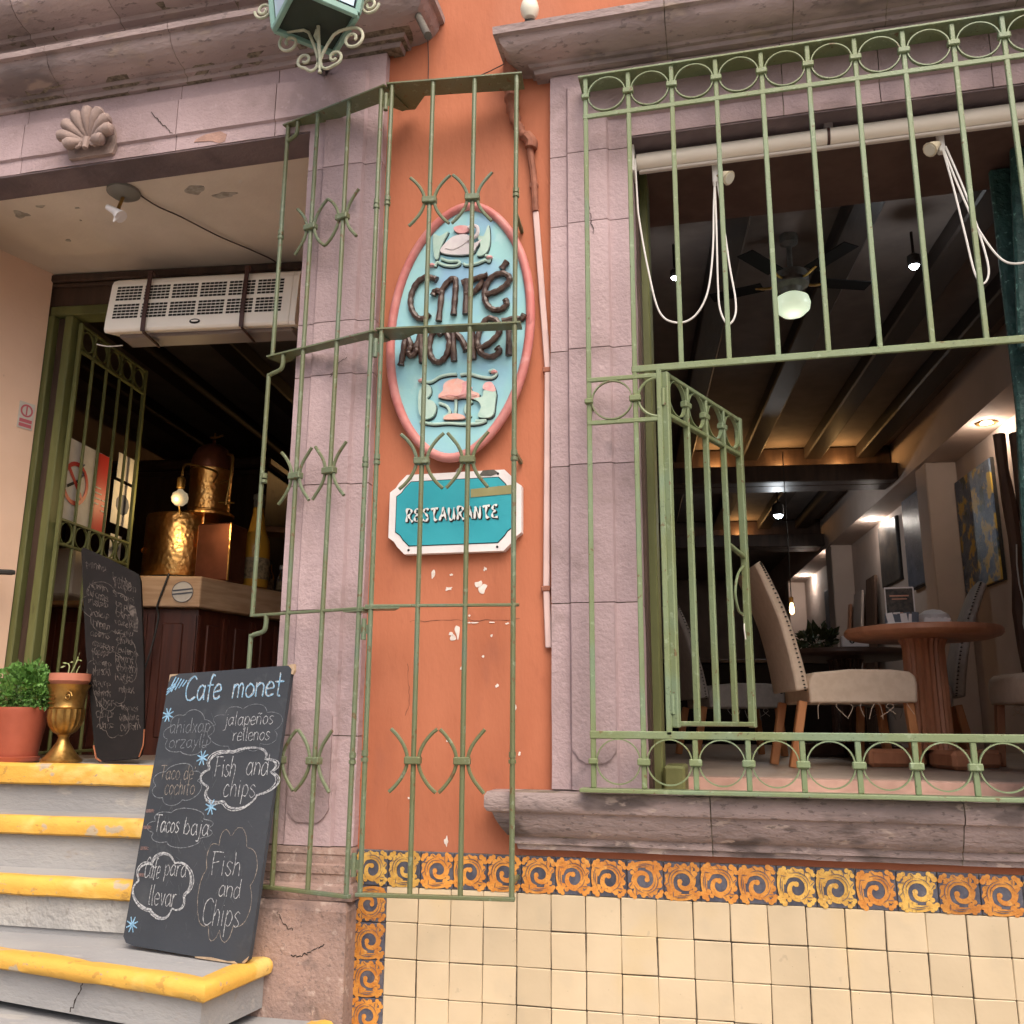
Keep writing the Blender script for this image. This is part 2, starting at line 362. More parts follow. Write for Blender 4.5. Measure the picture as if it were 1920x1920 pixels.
# ================================================================== setting
TH = R(-6.3); DV = Vector((math.sin(TH), math.cos(TH), 0)); LV = Vector((math.cos(TH), -math.sin(TH), 0))
def I(a, b, z): return LV*a + DV*b + Vector((0, 0, z))     # the rooms stand slightly askew to the street front
def ibox(mb, a, b, c=0):
    t = MB().box(a, b, c); mb.add([I(*v) for v in t.v], t.f); return mb
FL = 1.40
struct('street', MB().box((-40, -40, -.2), (40, -2.2, 0)), paving)
struct('pavement', MB().box((-40, -2.2, -.2), (40, .3, .14), .01), paving)
struct('interior_floor', MB().box((-6.5, .74, 1.30), (4.0, 16.5, FL)), infloor)
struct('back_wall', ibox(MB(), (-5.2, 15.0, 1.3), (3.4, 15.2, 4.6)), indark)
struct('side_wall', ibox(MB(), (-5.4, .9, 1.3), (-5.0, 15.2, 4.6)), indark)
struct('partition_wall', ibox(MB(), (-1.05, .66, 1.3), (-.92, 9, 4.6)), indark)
# right wall with its bulkhead and columns
struct('dining_wall', ibox(MB(), (2.60, .7, 1.3), (2.9, 15.2, 4.6)), inwall)
struct('wall_bulkhead', ibox(MB(), (2.31, .7, 3.885), (2.598, 15, 4.45)), inwall)
for i, (b0, b1) in enumerate(((5.26, 5.55), (9.2, 9.55), (12.5, 12.85))):
    struct('wall_column' if i == 0 else 'wall_column', ibox(MB(), (2.33, b0, 1.35), (2.598, b1, 3.883), .01), inwall)
ce = struct('ceiling', ibox(MB(), (-5.2, .62, 4.32), (3.2, 15.2, 4.5)), ceilm)
for a0 in (-4.45, -3.8, -3.15, -2.5, -1.85, -1.2, -.55, .27, .93, 1.55, 2.05):
    part('beam', ibox(MB(), (a0-.08, .66, 4.19), (a0+.09, 6.148, 4.318), .012), beamwood, ce)
    part('beam', ibox(MB(), (a0-.08, 6.44, 4.19), (a0+.09, 9.6, 4.318), .012), beamwood, ce)
for b0 in (6.15, 9.62):
    part('cross_beam', ibox(MB(), (-5, b0, 3.92), (2.305, b0+.26, 4.316), .015), brownwood, ce)
    part('cove_ledge', ibox(MB(), (-5, b0-.16, 3.92), (2.305, b0-.002, 3.98), .008), brownwood, ce)
    part('cove_lip', ibox(MB(), (-5, b0-.185, 3.92), (2.305, b0-.162, 4.085), .006), brownwood, ce)

# ================================================================== the building
bld = thing('cafe_building', 'terracotta stucco cafe front with pink stone door and window surrounds', 'building', (-.9, 0, 0))
wl = MB()
wl.box((-7, 0, 0), (-4.1, .6, 7)).box((-4.1, 0, 0), (-3.34, .117, 7)).box((-3.34, 0, 3.96), (-1.56, .6, 7)).box((-1.56, 0, 0), (-.292, .62, 7))
wl.box((-.292, 0, 0), (1.312, .62, 1.34)).box((-.292, 0, 3.745), (1.312, .62, 7)).box((1.312, 0, 0), (5, .62, 7))
part('facade_wall', wl, orange, bld)
part('reveal_wall', MB().poly([(-3.32, .118, 0), (-3.55, .48, 0), (-3.462, .80, 0), (-3.66, 1.0, 0), (-4.1, 1.0, 0), (-4.1, .118, 0)], (0, 0, 1), 2.62).add([], []), stucco_in, bld).location.z += 1.33
part('reveal_soffit', MB().box((-4.0, .12, 3.934), (-1.4, 1.12, 3.957)), soffit, bld)
part('reveal_pier', MB().box((-1.62, .62, 1.3), (-1.2, 1.05, 3.93)), stucco_in, bld)
part('door_ledge', MB().box((-3.9, .55, .9), (-1.55, 1.05, 1.402)), concrete, bld)
part('window_ledge', MB().box((-.29, -.03, 1.335), (1.31, .73, 1.362)), ledgem, bld)
part('window_step', MB().box((-.6, .62, 1.3), (1.6, .735, 1.402)), ledgem, bld)
part('window_lintel', MB().box((-.6, .115, 3.715), (1.6, .625, 3.743)), M('brown_lintel_board', (.115, .07, .055), (.085, .05, .04), 6, .7), bld)

def fsweep(prof, path, step=.06, jit=.0016):
    """mitred frame in the plane of the facade: profile (across, out), path (x, z)"""
    t = MB().sweep(prof, path, step, jit); u = MB(); u.v = [Vector((v.x, -v.z, v.y)) for v in t.v]; u.f = t.f; return u
def cut(path, g=.0018):
    """shorten both ends for the mortar joint"""
    p = [Vector((*q, 0)) for q in path]
    a = p[0]+(p[1]-p[0]).normalized()*g; b = p[-1]+(p[-2]-p[-1]).normalized()*g
    return [(a.x, a.y)]+[(q.x, q.y) for q in p[1:-1]]+[(b.x, b.y)]
# window surround
PW = [(0, -.02), (0, .034), (.062, .034), (.070, .052), (.214, .052), (.222, .038), (.30, .038), (.30, -.10), (.26, -.10), (.26, -.02)]
core = fsweep([(.004, -.03), (.004, .030), (.064, .030), (.072, .046), (.212, .046), (.22, .033), (.297, .033), (.297, -.10), (.2, -.1)], [(-.585, 1.39), (-.585, 4.02), (1.6, 4.02), (1.6, 1.39)], .5, 0)
ws = part('window_surround', core, grout, bld)
zs = [1.39, 1.99, 2.467, 2.892, 3.384, 3.672]
for x, sg in ((-.585, 1), (1.6, -1)):
    for z0, z1 in zip(zs, zs[1:]):
        p = [(x, z0), (x, z1)] if sg > 0 else [(x, z1), (x, z0)]
        part('stone_block', fsweep(PW, cut(p)), pink, ws)
part('stone_block', fsweep(PW, cut([(-.585, 3.672), (-.585, 4.02), (-.12, 4.02)])), pink, ws)
for x0, x1 in ((-.12, .265), (.265, .59), (.59, .95), (.95, 1.25)):
    part('stone_block', fsweep(PW, cut([(x0, 4.02), (x1, 4.02)])), pink, ws)
part('stone_block', fsweep(PW, cut([(1.25, 4.02), (1.6, 4.02), (1.6, 3.672)])), pink, ws)
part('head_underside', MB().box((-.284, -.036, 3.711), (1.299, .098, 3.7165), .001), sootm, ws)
# raised lower ends of the window pilasters
for x0 in (-.513, 1.384):
    part('stone_panel', MB().poly([(x0, -.060, 1.52), (x0+.02, -.060, 1.49), (x0+.045, -.060, 1.475), (x0+.10, -.060, 1.475), (x0+.125, -.060, 1.49), (x0+.143, -.060, 1.52), (x0+.143, -.060, 1.985), (x0, -.060, 1.985)], (0, 1, 0), .012), pink, ws)
# window cornice, with returns
PC = [(0, 4.024), (.045, 4.024), (.048, 4.042), (.062, 4.044), (.066, 4.056), (.092, 4.058), (.120, 4.066), (.142, 4.080), (.155, 4.098), (.160, 4.116), (.178, 4.119), (.180, 4.150), (.165, 4.156), (0, 4.162)]
wc = part('window_cornice', MB().sweep([(o*.96, z+.0015 if i < 11 else z-.003) for i, (o, z) in enumerate(PC)], [(-.595, .02), (-.595, -.015), (1.61, -.015), (1.61, .02)], .4, 0), grout, bld)
xs = [-.137, .31, .626, 1.05]
part('cornice_stone', MB().sweep(PC, cut([(-.595, .02), (-.595, -.015), (xs[0], -.015)])), stoned, wc, True)
for x0, x1 in zip(xs, xs[1:]): part('cornice_stone', MB().sweep(PC, cut([(x0, -.015), (x1, -.015)])), stoned, wc, True)
part('cornice_stone', MB().sweep(PC, cut([(xs[-1], -.015), (1.61, -.015), (1.61, .02)])), stoned, wc, True)
# window sill
PS = [(0, 1.205), (.035, 1.206), (.04, 1.222), (.055, 1.224), (.058, 1.245), (.075, 1.250), (.098, 1.272), (.118, 1.300), (.130, 1.322), (.150, 1.327), (.160, 1.340), (.160, 1.374), (.150, 1.386), (0, 1.388)]
PS = [(o*.72, z) for o, z in PS]
sl = part('window_sill', MB().sweep([(o*.95, z) for o, z in PS], [(-.672, .02), (-.672, -.006), (1.69, -.006), (1.69, .02)], .4, 0), grout, bld)
xs = [-.085, .62, 1.2]
part('sill_stone', MB().sweep(PS, cut([(-.672, .02), (-.672, -.006), (xs[0], -.006)]), .04, .0018), sillm, sl, True)
for x0, x1 in zip(xs, xs[1:]): part('sill_stone', MB().sweep(PS, cut([(x0, -.006), (x1, -.006)]), .04, .0018), sillm, sl, True)
part('sill_stone', MB().sweep(PS, cut([(xs[-1], -.006), (1.69, -.006), (1.69, .02)]), .04, .0018), sillm, sl, True)

# door surround
PD = [(0, -.02), (0, .04), (.070, .04), (.078, .056), (.243, .056), (.250, .045), (.314, .045), (.314, -.112), (.27, -.112), (.27, -.02)]
core = fsweep([(.004, -.03), (.004, .035), (.072, .035), (.08, .050), (.241, .050), (.248, .040), (.311, .040), (.311, -.108), (.2, -.108)], [(-3.62, 1.1), (-3.62, 4.25), (-1.258, 4.25), (-1.258, 1.1)], .5, 0)
ds = part('door_surround', core, grout, bld)
zs = [1.192, 1.552, 1.985, 2.445, 2.869, 3.084, 3.751]
for z0, z1 in zip(zs, zs[1:]):
    part('stone_block', fsweep(PD, cut([(-3.62, z0), (-3.62, z1)])), pink, ds)
    part('stone_block', fsweep(PD, cut([(-1.258, z1), (-1.258, z0)])), pink, ds)
xs = [-2.949, -2.186, -1.731]
part('stone_block', fsweep(PD, cut([(-3.62, 3.751), (-3.62, 4.25), (xs[0], 4.25)])), pink, ds)
for x0, x1 in zip(xs, xs[1:]): part('stone_block', fsweep(PD, cut([(x0, 4.25), (x1, 4.25)])), pink, ds)
part('stone_block', fsweep(PD, cut([(xs[-1], 4.25), (-1.258, 4.25), (-1.258, 3.751)])), pink, ds)
for xc in (-1.419, -3.46):
    part('stone_panel', MB().poly([(xc-.075, -.063, 1.62), (xc-.075, -.063, 1.31), (xc-.06, -.063, 1.285), (xc-.04, -.063, 1.268), (xc+.04, -.063, 1.268), (xc+.06, -.063, 1.285), (xc+.075, -.063, 1.31), (xc+.075, -.063, 1.62), (xc+.06, -.063, 1.64), (xc-.06, -.063, 1.64)], (0, 1, 0), .012), pink, ds)
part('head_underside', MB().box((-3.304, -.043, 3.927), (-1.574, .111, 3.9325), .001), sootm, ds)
# pilaster bases and plinths
PB = [(0, 1.028), (.062, 1.028), (.068, 1.05), (.062, 1.072), (.050, 1.078), (.050, 1.105), (.056, 1.11), (.058, 1.135), (.044, 1.14), (.044, 1.165), (.048, 1.17), (.046, 1.19), (0, 1.191)]
for x0, x1 in ((-1.575, -1.250), (-3.63, -3.305)):
    part('pilaster_base', MB().sweep(PB, [(x0+.045, .1), (x0+.045, -.012), (x1-.052, -.012), (x1-.052, .02)], .05, .002), plinthm, ds)
    part('plinth_block', MB().sweep([(0, 0), (.088, 0), (.092, .2), (.09, .6), (.091, 1.0), (.078, 1.026), (0, 1.027)], [(x0+.055, .1), (x0+.055, -.004), (x1-.088, -.004), (x1-.088, .02)], .05, .004), plinthm, ds)
# door cornices: lower and upper
PC1 = [(0, 4.252), (.045, 4.252), (.050, 4.272), (.070, 4.274), (.074, 4.290), (.105, 4.293), (.140, 4.303), (.168, 4.321), (.186, 4.345), (.193, 4.372), (.212, 4.376), (.214, 4.402), (0, 4.41)]
dc = part('door_cornice', MB().sweep([(o*.96, z) for o, z in PC1], [(-3.66, .02), (-3.66, -.012), (-1.24, -.012), (-1.24, .02)], .4, 0), grout, bld)
xs = [-2.744, -2.151, -1.55]
part('cornice_stone', MB().sweep(PC1, cut([(-3.66, .02), (-3.66, -.012), (xs[0], -.012)])), stoned, dc, True)
for x0, x1 in zip(xs, xs[1:]): part('cornice_stone', MB().sweep(PC1, cut([(x0, -.012), (x1, -.012)])), stoned, dc, True)
part('cornice_stone', MB().sweep(PC1, cut([(xs[-1], -.012), (-1.24, -.012), (-1.24, .02)])), stoned, dc, True)
PC2 = [(0, 4.50), (.10, 4.50), (.105, 4.522), (.135, 4.526), (.14, 4.546), (.185, 4.550), (.225, 4.562), (.256, 4.585), (.275, 4.615), (.284, 4.655), (.284, 4.705), (.30, 4.712), (.303, 4.75), (.34, 4.76), (.345, 4.84), (0, 4.85)]
dc2 = part('balcony_cornice', MB().sweep([(o*.96, z) for o, z in PC2], [(-6.5, -.012), (-1.62, -.012), (-1.62, .02)], .4, 0), grout, bld)
xs = [-3.6, -2.894, -2.444, -1.9]
for x0, x1 in zip(xs, xs[1:]): part('cornice_stone', MB().sweep(PC2, cut([(x0, -.012), (x1, -.012)])), stoned, dc2, True)
part('cornice_stone', MB().sweep(PC2, cut([(xs[-1], -.012), (-1.62, -.012), (-1.62, .02)])), stoned, dc2, True)
# terracotta render spilling over the top of both cornices
t = MB()
for x0, x1, zb in ((-.57, .0, 4.160), (.0, .5, 4.162)):
    pts = []
    n = 30
    for i in range(n+1):
        x = x0+(x1-x0)*i/n; h = (.022+.02*mnoise.noise(Vector((x*14, 3, 0))))*min(1, i*.25, (n-i)*.3+.1)
        pts.append((x, h))
    vs = []
    for x, h in pts: vs += [(x, -.10-.02*mnoise.noise(Vector((x*20, 1, 0))), zb-.006), (x, -.07, zb+max(h, .002)), (x, .01, zb+max(h, .002)*1.6)]
    t.add(vs, [(3*i+j, 3*i+3+j, 3*i+4+j, 3*i+1+j) for i in range(n) for j in (0, 1)])
part('render_spill', t, conduit_o, bld, True)
# carved shell on the lintel
sh = MB(); c0 = Vector((-2.585, -.06, 4.0))
for i in range(9):
    a = R(-12+ (i)*204/8); d = Vector((math.cos(a), 0, math.sin(a))); ln = (.125+.02*math.sin(math.pi*i/8))*(1 if .5 < i < 7.5 else .75)
    pr_ = [c0+d*(ln*t)+Vector((0, -.012-.038*math.sin(t*1.9), 0))+Vector((0, 0, .012)) for t in (.1, .35, .6, .82, .95, 1.03)]
    sh.tube(pr_, [.008, .015, .023, .028, .026, .012], 9)
shell = part('carved_shell', sh, M('shell_stone', (.36, .265, .235), (.28, .21, .19), 20, .85, .5, 90), bld, True)
dsh = MB()
out = [(c0.x+math.cos(R(-25+230*i/20))*.118, -.064, c0.z+.012+math.sin(R(-25+230*i/20))*.132) for i in range(21)]
dsh.poly(out, (0, 1, 0), .03); 
for sx in (-1, 1):
    sp = [(c0.x+sx*(.045+.032*math.cos(t*.9)*(1-t/9)), -.098, c0.z-.005+.032*math.sin(t*.9)*(1-t/9)) for t in range(9)]
    dsh.tube(sp, .009, 8)
dsh.tube([(c0.x, -.09, c0.z+.02), (c0.x, -.10, c0.z-.03)], [.02, .012], 8)
part('shell_base', dsh, MATS['shell_stone'], shell, True)
# plaster patches and broken lintel corner
def blob(c, rx, rz, n=14, seed=0, amp=.3):
    rr = random.Random(seed); out = []
    for i in range(n):
        a = 2*math.pi*i/n; k = 1+rr.uniform(-amp, amp); out.append((c[0]+math.cos(a)*rx*k, c[1]+math.sin(a)*rz*k))
    return [tuple(p) for p in crom(out, 3, True)]
for i, (x, z, rx, rz) in enumerate(((-1.016, 2.11, .006, .016), (-.834, 2.052, .016, .014), (-.85, 2.07, .010, .012), (-.922, 1.905, .010, .022), (-.938, 1.888, .012, .010), (-.945, 1.897, .006, .006),
        (-.72, 1.647, .007, .013), (-.946, 1.216, .008, .017), (-.958, 2.056, .013, .006), (-.826, 2.122, .006, .007), (-.948, 2.105, .005, .004), (-.93, 2.48, .010, .010), (-.83, 1.82, .005, .004),
        (-.80, 1.935, .012, .002), (-.86, 1.935, .016, .002), (-.88, 1.936, .008, .002), (-.88, 1.96, .004, .004), (-.745, 1.93, .006, .003), (-.80, 1.89, .004, .005), (-.905, 1.78, .004, .006), (-.95, 1.54, .004, .004), (-.7, 1.5, .004, .006), (-1.08, 1.35, .006, .003), (-.78, 1.72, .005, .006))):
    part('paint_chip', MB().poly([(p[0], -.0022, p[1]) for p in blob((x, z), rx, rz, 9, i, .45)], (0, 1, 0), .002), chipm, bld)
for i, (x, y, rx, ry) in enumerate(((-3.19, .24, .035, .03), (-2.265, .235, .05, .03), (-2.15, .30, .055, .025), (-2.89, .25, .012, .006), (-3.14, .5, .016, .012), (-2.95, .35, .006, .006), (-3.05, .2, .02, .01))):
    part('plaster_patch', MB().poly([(p[0], p[1], 3.9315) for p in blob((x, y), rx, ry, 11, 40+i, .35)], (0, 0, 1), .002), M('patch_%d' % i, (.46, .43, .38), (.30, .27, .23), 30, .9), bld)
part('broken_edge', MB().poly([(p[0], -.0475, p[1]) for p in [(-2.05, 3.99), (-1.98, 3.995), (-1.95, 3.975), (-1.955, 3.945), (-1.98, 3.938), (-2.02, 3.955), (-2.10, 3.962), (-2.09, 3.975)]], (0, 1, 0), .004), M('broken_stone', (.44, .27, .22), (.36, .22, .18), 30, .9, .8, 60), bld)
crackm = M('crack_shadow', (.035, .026, .023), None, 5, .95)
def crack(pts, wd, seed, parent=bld, n=(0, -1, 0)):
    rr_ = random.Random(seed); c = crom(pts, 7)
    for p in c: p += Vector((rr_.uniform(-.004, .004), 0, rr_.uniform(-.004, .004)))
    part('crack', MB().ribbon(c, [wd*rr_.uniform(.3, 1.2) for _ in c], n), crackm, parent, fix=False)
crack([(-1.43, -.0975, .86), (-1.39, -.0975, .865), (-1.35, -.0975, .885), (-1.32, -.0975, .90)], .004, 1)
crack([(-1.49, -.0975, .99), (-1.46, -.0975, .95), (-1.43, -.0975, .94)], .003, 2)
crack([(-2.31, -.0590, 4.13), (-2.27, -.0590, 4.08), (-2.24, -.0590, 4.05), (-2.20, -.0590, 4.01)], .004, 3)
crack([(-2.64, -.0590, 4.10), (-2.67, -.0590, 4.06), (-2.65, -.0590, 4.02)], .003, 4)
crack([(-.44, -.0545, 3.44), (-.43, -.0545, 3.38), (-.42, -.0545, 3.33)], .003, 5)
crack([(-1.36, -.0590, 2.93), (-1.40, -.0590, 2.90), (-1.42, -.0590, 2.86)], .003, 6)
crack([(-1.10, -.0012, 1.80), (-1.09, -.0012, 1.70), (-1.10, -.0012, 1.62)], .0015, 7)
crack([(-.70, -.0012, 1.944), (-.84, -.0012, 1.943), (-.98, -.0012, 1.945), (-1.1, -.0012, 1.944)], .0016, 8)
# door frame in the depth of the entrance
df = part('door_frame', ibox(MB(), (-3.362, 1.185, 1.4), (-3.328, 1.30, 3.70), .005), olive, bld)
part('frame_post', ibox(MB(), (-3.326, 1.225, 1.4), (-3.274, 1.32, 3.70), .005), brownwood, df)
part('frame_post', ibox(MB(), (-3.272, 1.195, 1.4), (-3.228, 1.30, 3.70), .005), olive, df)
part('frame_head', ibox(MB(), (-3.36, 1.192, 3.702), (-1.2, 1.30, 3.757), .006), olive, df)
part('frame_lintel', ibox(MB(), (-3.5, 1.20, 3.757), (-1.2, 1.34, 3.93), .004), brownwood, df)
part('frame_moulding', ibox(MB(), (-3.5, 1.165, 3.885), (-1.2, 1.199, 3.93), .008), brownwood, df)
part('frame_moulding', ibox(MB(), (-3.48, 1.18, 3.862), (-1.2, 1.199, 3.884), .006), brownwood, df)
part('frame_post', ibox(MB(), (-1.65, 1.2, 1.4), (-1.4, 1.32, 3.70), .006), olive, df)
# window frame
wf = part('window_frame', MB().box((-.291, .20, 1.362), (-.246, .33, 3.714), .006), olive, bld)
part('frame_post', MB().box((-.2905, .105, 1.362), (-.274, .198, 3.714), .004), brownwood, wf)
part('frame_foot', MB().box((-.244, .17, 1.363), (-.172, .40, 1.462), .008), olive, wf)
part('frame_post', MB().box((1.20, .20, 1.362), (1.285, .33, 3.714), .006), olive, wf)

# ================================================================== tiled dado
dado = thing('tile_dado', 'dado of cream glazed tiles edged with ochre scroll tiles', 'tiled wall', (-.2, -.01, .2))
part('grout_bed', MB().box((-1.2545, -.0065, .14), (2.6, .002, 1.183)), grout, dado)
T_ = .1102
tm = []
for k in range(8):
    rr = random.Random(k); q = T_/2-.0010
    t = MB().box((-q, -.0075, -q), (q, 0, q), .0022)
    off = {(a, b): (rr.uniform(-.0011, .0007), rr.uniform(-.0011, .0007)) for a in (-1, 1) for b in (-1, 1)}
    for v in t.v:
        a, b = (1 if v.x > 0 else -1), (1 if v.z > 0 else -1); v.x += a*off[(a, b)][0]; v.z += b*off[(a, b)][1]
    tm.append(mesh('tile', t, cream))
for j in range(6):
    for i in range(26):
        if j > 4 and i > 20: continue
        x = -1.144+T_*(i+.5); z = 1.072-T_*(j+.5)
        m4 = Matrix.Translation((x+random.uniform(-.0009, .0009), -.0065-random.uniform(0, .0022), z+random.uniform(-.0009, .0009))) @ Matrix.Rotation(R(random.uniform(-.7, .7)), 4, 'Y') @ Matrix.Rotation(R(random.uniform(-.7, .7)), 4, 'X') @ Matrix.Rotation(R(random.uniform(-.7, .7)), 4, 'Z')
        o = place('tile', tm[random.randrange(8)], dado, m4)
part('lower_tiles', MB().box((-1.144, -.012, .142), (2.6, -.0065, .41)), cream, dado)
# border tiles with raised acanthus scrolls
bq = .1128
bmesh_ = mesh('border_tile', MB().box((-bq/2+.001, -.0075, -bq/2+.001), (bq/2-.001, 0, bq/2-.001), .002), navy)
def scroll(seed):
    """fat acanthus spiral with scalloped edge and corner tufts"""
    rr = random.Random(seed); mb = MB(); h = .0545; lay = [-.0083]
    def up_(): lay[0] -= .00007; return lay[0]
    def disc_(x, z, r_):
        y = up_(); mb.add([(x*h+r_*h*math.cos(R(k*45)), y, z*h+r_*h*math.sin(R(k*45))) for k in range(8)], [tuple(range(8))])
    def st(pts, wd):
        y = up_(); c = crom([(p[0]*h, y, p[1]*h) for p in pts], 4); k = len(c); m = len(wd)-1
        ws_ = []
        for i in range(k):
            u = i/(k-1)*m; j = min(int(u), m-1); ws_.append(h*(wd[j]+(wd[j+1]-wd[j])*(u-j)))
        mb.ribbon(c, ws_, (0, -1, 0))
    ang = [262, 225, 190, 155, 120, 85, 50, 15, -18, -52, -92, -135, -175]; rad = [.70, .73, .71, .68, .66, .65, .65, .64, .58, .46, .33, .22, .12]
    sp = [(r_*math.cos(R(a)), r_*math.sin(R(a))) for a, r_ in zip(ang, rad)]
    for i in range(9):
        a = R(240-i*27+rr.uniform(-5, 5)); disc_(.83*math.cos(a), .83*math.sin(a), rr.uniform(.15, .19))
    st(sp, (.22, .44, .46, .42, .34, .28, .22, .16)); disc_(sp[-1][0], sp[-1][1], .15)
    st([(-.78, -.50), (-.45, -.82), (0, -.84), (.42, -.80), (.80, -.62)], (.12, .34, .36, .30, .10)); disc_(.52, -.60, .17); disc_(.70, -.40, .13)
    for sx, sz in ((-1, 1), (1, 1), (1, -1), (-1, -1)):
        for dx, dz in ((.80, .80), (.90, .64), (.64, .90)): disc_(sx*dx, sz*dz, rr.uniform(.12, .16))
    return mb
def scroll_lines(seed):
    """dark veins cut into the relief"""
    rr = random.Random(seed+50); mb = MB(); h = .0545; y = -.0118
    def st(pts, w0):
        c = crom([(p[0]*h, y, p[1]*h) for p in pts], 4); k = len(c); mb.ribbon(c, [h*w0*(.3+math.sin(math.pi*i/(k-1))) for i in range(k)], (0, -1, 0))
    st([(.74*math.cos(R(a)), .74*math.sin(R(a))) for a in (205, 170, 135, 100)], .035); st([(.60*math.cos(R(a)), .60*math.sin(R(a))) for a in (190, 150, 110, 70)], .03)
    st([(.70*math.cos(R(a)), .70*math.sin(R(a))) for a in (80, 50, 20)], .03); st([(-.5, -.78), (-.1, -.86), (.3, -.82)], .035); st([(-.3, -.74), (.1, -.76), (.5, -.68)], .03)
    for a in (225, 180, 140, 95, 45, 10): st([(.72*math.cos(R(a)), .72*math.sin(R(a))), (.88*math.cos(R(a+9)), .88*math.sin(R(a+9))), (.98*math.cos(R(a+12)), .98*math.sin(R(a+12)))], .03)
    return mb
sm = [[mesh('scroll_relief', scroll(s), g) for s in range(3)] for g in (gold1, gold2)]
sl_m = [mesh('scroll_veins', scroll_lines(s), navy) for s in range(3)]
def border(x, z, k):
    rt_ = R(random.choice((0, 0, 0, 180, 90)))+R(random.uniform(-3, 3))
    m4 = Matrix.Translation((x, -.0066, z)) @ Matrix.Rotation(R(random.uniform(-.5, .5)), 4, 'Y') @ Matrix.Rotation(R(random.uniform(-.6, .6)), 4, 'X')
    o = place('border_tile', bmesh_, dado, m4)
    g = 1 if random.random() < .42 else 0; s = random.randrange(3); fl = Matrix.Scale(random.choice((1, -1)), 4, (1, 0, 0))
    mr = m4 @ Matrix.Rotation(rt_, 4, 'Y')
    place('scroll_relief', sm[g][s], o, mr); place('scroll_veins', sl_m[s], o, mr)
for i in range(33): border(-1.254+bq*(i+.5), 1.127, i)
for j in range(6): border(-1.199, 1.070-bq*(j+.5), j)

# ================================================================== entrance steps
steps = thing('entrance_steps', 'grey cement entrance steps with yellow painted nosings', 'steps', (-2.4, .2, .14))
def step(front, z, zb, xl, back=1.02, ret=None, hh=.05):
    """front: plan points of the nosing from left to right"""
    pl = list(front)+([ret] if ret else [])
    pts = [(p[0], p[1]+.028 if i < len(front)-1 or not ret else p[1]+.028) for i, p in enumerate(pl)]
    body = [(xl, back)]+[(p[0]-(.025 if ret and i >= len(front)-1 else 0), p[1]+(.03 if not (ret and i == len(pl)-1) else 0)) for i, p in enumerate(pl)]+[(pl[-1][0]-(.025 if ret else 0), back)]
    o = part('step', MB().poly([(x, y, zb) for x, y in body], (0, 0, 1), z-zb-.004), concrete, steps)
    prof = [(-.075, z-.003), (-.03, z+.003), (-.008, z+.001), (.004, z-.010), (.008, z-hh*.5), (.004, z-hh+.008), (-.008, z-hh), (-.03, z-hh), (-.075, z-.02)]
    part('nosing', MB().sweep(prof, pl, .06, .003), yellow, o, True)
step([(-3.95, .40), (-1.575, .43)], 1.416, 1.22, -3.95, hh=.085)
step([(-3.95, .17), (-1.575, .20)], 1.228, 1.03, -3.95, hh=.068)
step([(-3.31, -.01), (-1.58, .0)], 1.040, .84, -3.31, hh=.064)
step([(-3.30, -.10), (-2.40, -.27), (-1.535, -.435)], .850, .70, -3.3, 1.0, (-1.50, -.1))
step([(-3.6, -.46), (-2.3, -.66), (-1.36, -.74)], .676, .46, -3.6, 0.0, (-1.275, -.1))
step([(-3.7, -.86), (-.9, -1.0)], .46, .14, -3.7, 0.0, (-.88, -.02))

# ================================================================== window grille
XB = [-.435+.1561*k for k in range(13)]; GY = -.13
zT, zT1, zM, zL1, zL0 = 3.918, 3.757, 2.765, 1.565, 1.405
wg = thing('window_grille', 'green iron window grille with rows of rings, fixed over the right window', 'window grille', (.5, GY, 1.40))
def bar(p, q, parent, wdt=.0165, thk=.012, name='bar', mat=None): return part(name, MB().obox(p, q, wdt, thk, (0, 1, 0), .0025), mat or green2, parent)
part('top_plate', MB().box((-.46, GY-.012, zT), (XB[-1]+.02, -.045, zT+.008), .001), green2, wg)
bar((-.445, GY, zT1), (XB[-1]+.01, GY, zT1), wg, .020, .010, 'rail')
bar((-.289, GY, zM), (XB[-1]-.12, GY, zM), wg, .024, .012, 'rail')
bar((-.445, GY, zL1), (XB[-1]+.01, GY, zL1), wg, .024, .014, 'rail')
part('bottom_plate', MB().box((-.475, GY-.035, zL0-.012), (XB[-1]+.03, GY+.03, zL0), .002), green2, wg)
for k, x in enumerate(XB):
    j = random.uniform(-.0015, .0015)
    if k in (0, 1, 11, 12): bar((x, GY+.002, zL0), (x+j, GY+.002, zT), wg)
    else:
        bar((x, GY+.002, zM), (x+j, GY+.002, zT), wg); bar((x+j, GY+.002, zL0), (x, GY+.002, zL1), wg)
ringm = mesh('ring', MB().ring((0, 0, 0), .0695, .012, .004, 36), green2, True)
colm = mesh('collar', MB().box((-.0195, -.011, -.0105), (.0195, .011, .0105), .003), green2)
endm = mesh('collar', MB().box((-.014, -.011, -.0085), (.014, .011, .0085), .003), green2)
def T3(x, y, z, sx=1, sz=1): return Matrix.Translation((x, y, z)) @ Matrix.Diagonal((sx, 1, sz, 1))
for k in range(12):
    xm = (XB[k]+XB[k+1])/2
    place('ring', ringm, wg, T3(xm, GY-.001, (zT+zT1)/2+random.uniform(-.002, .002))); place('ring', ringm, wg, T3(xm, GY-.001, (zL0+zL1)/2))
for k, x in enumerate(XB):
    cm_ = endm if k in (0, 12) else colm
    place('collar', cm_, wg, T3(x, GY-.003, (zT+zT1)/2)); place('collar', cm_, wg, T3(x, GY-.003, (zL0+zL1)/2))
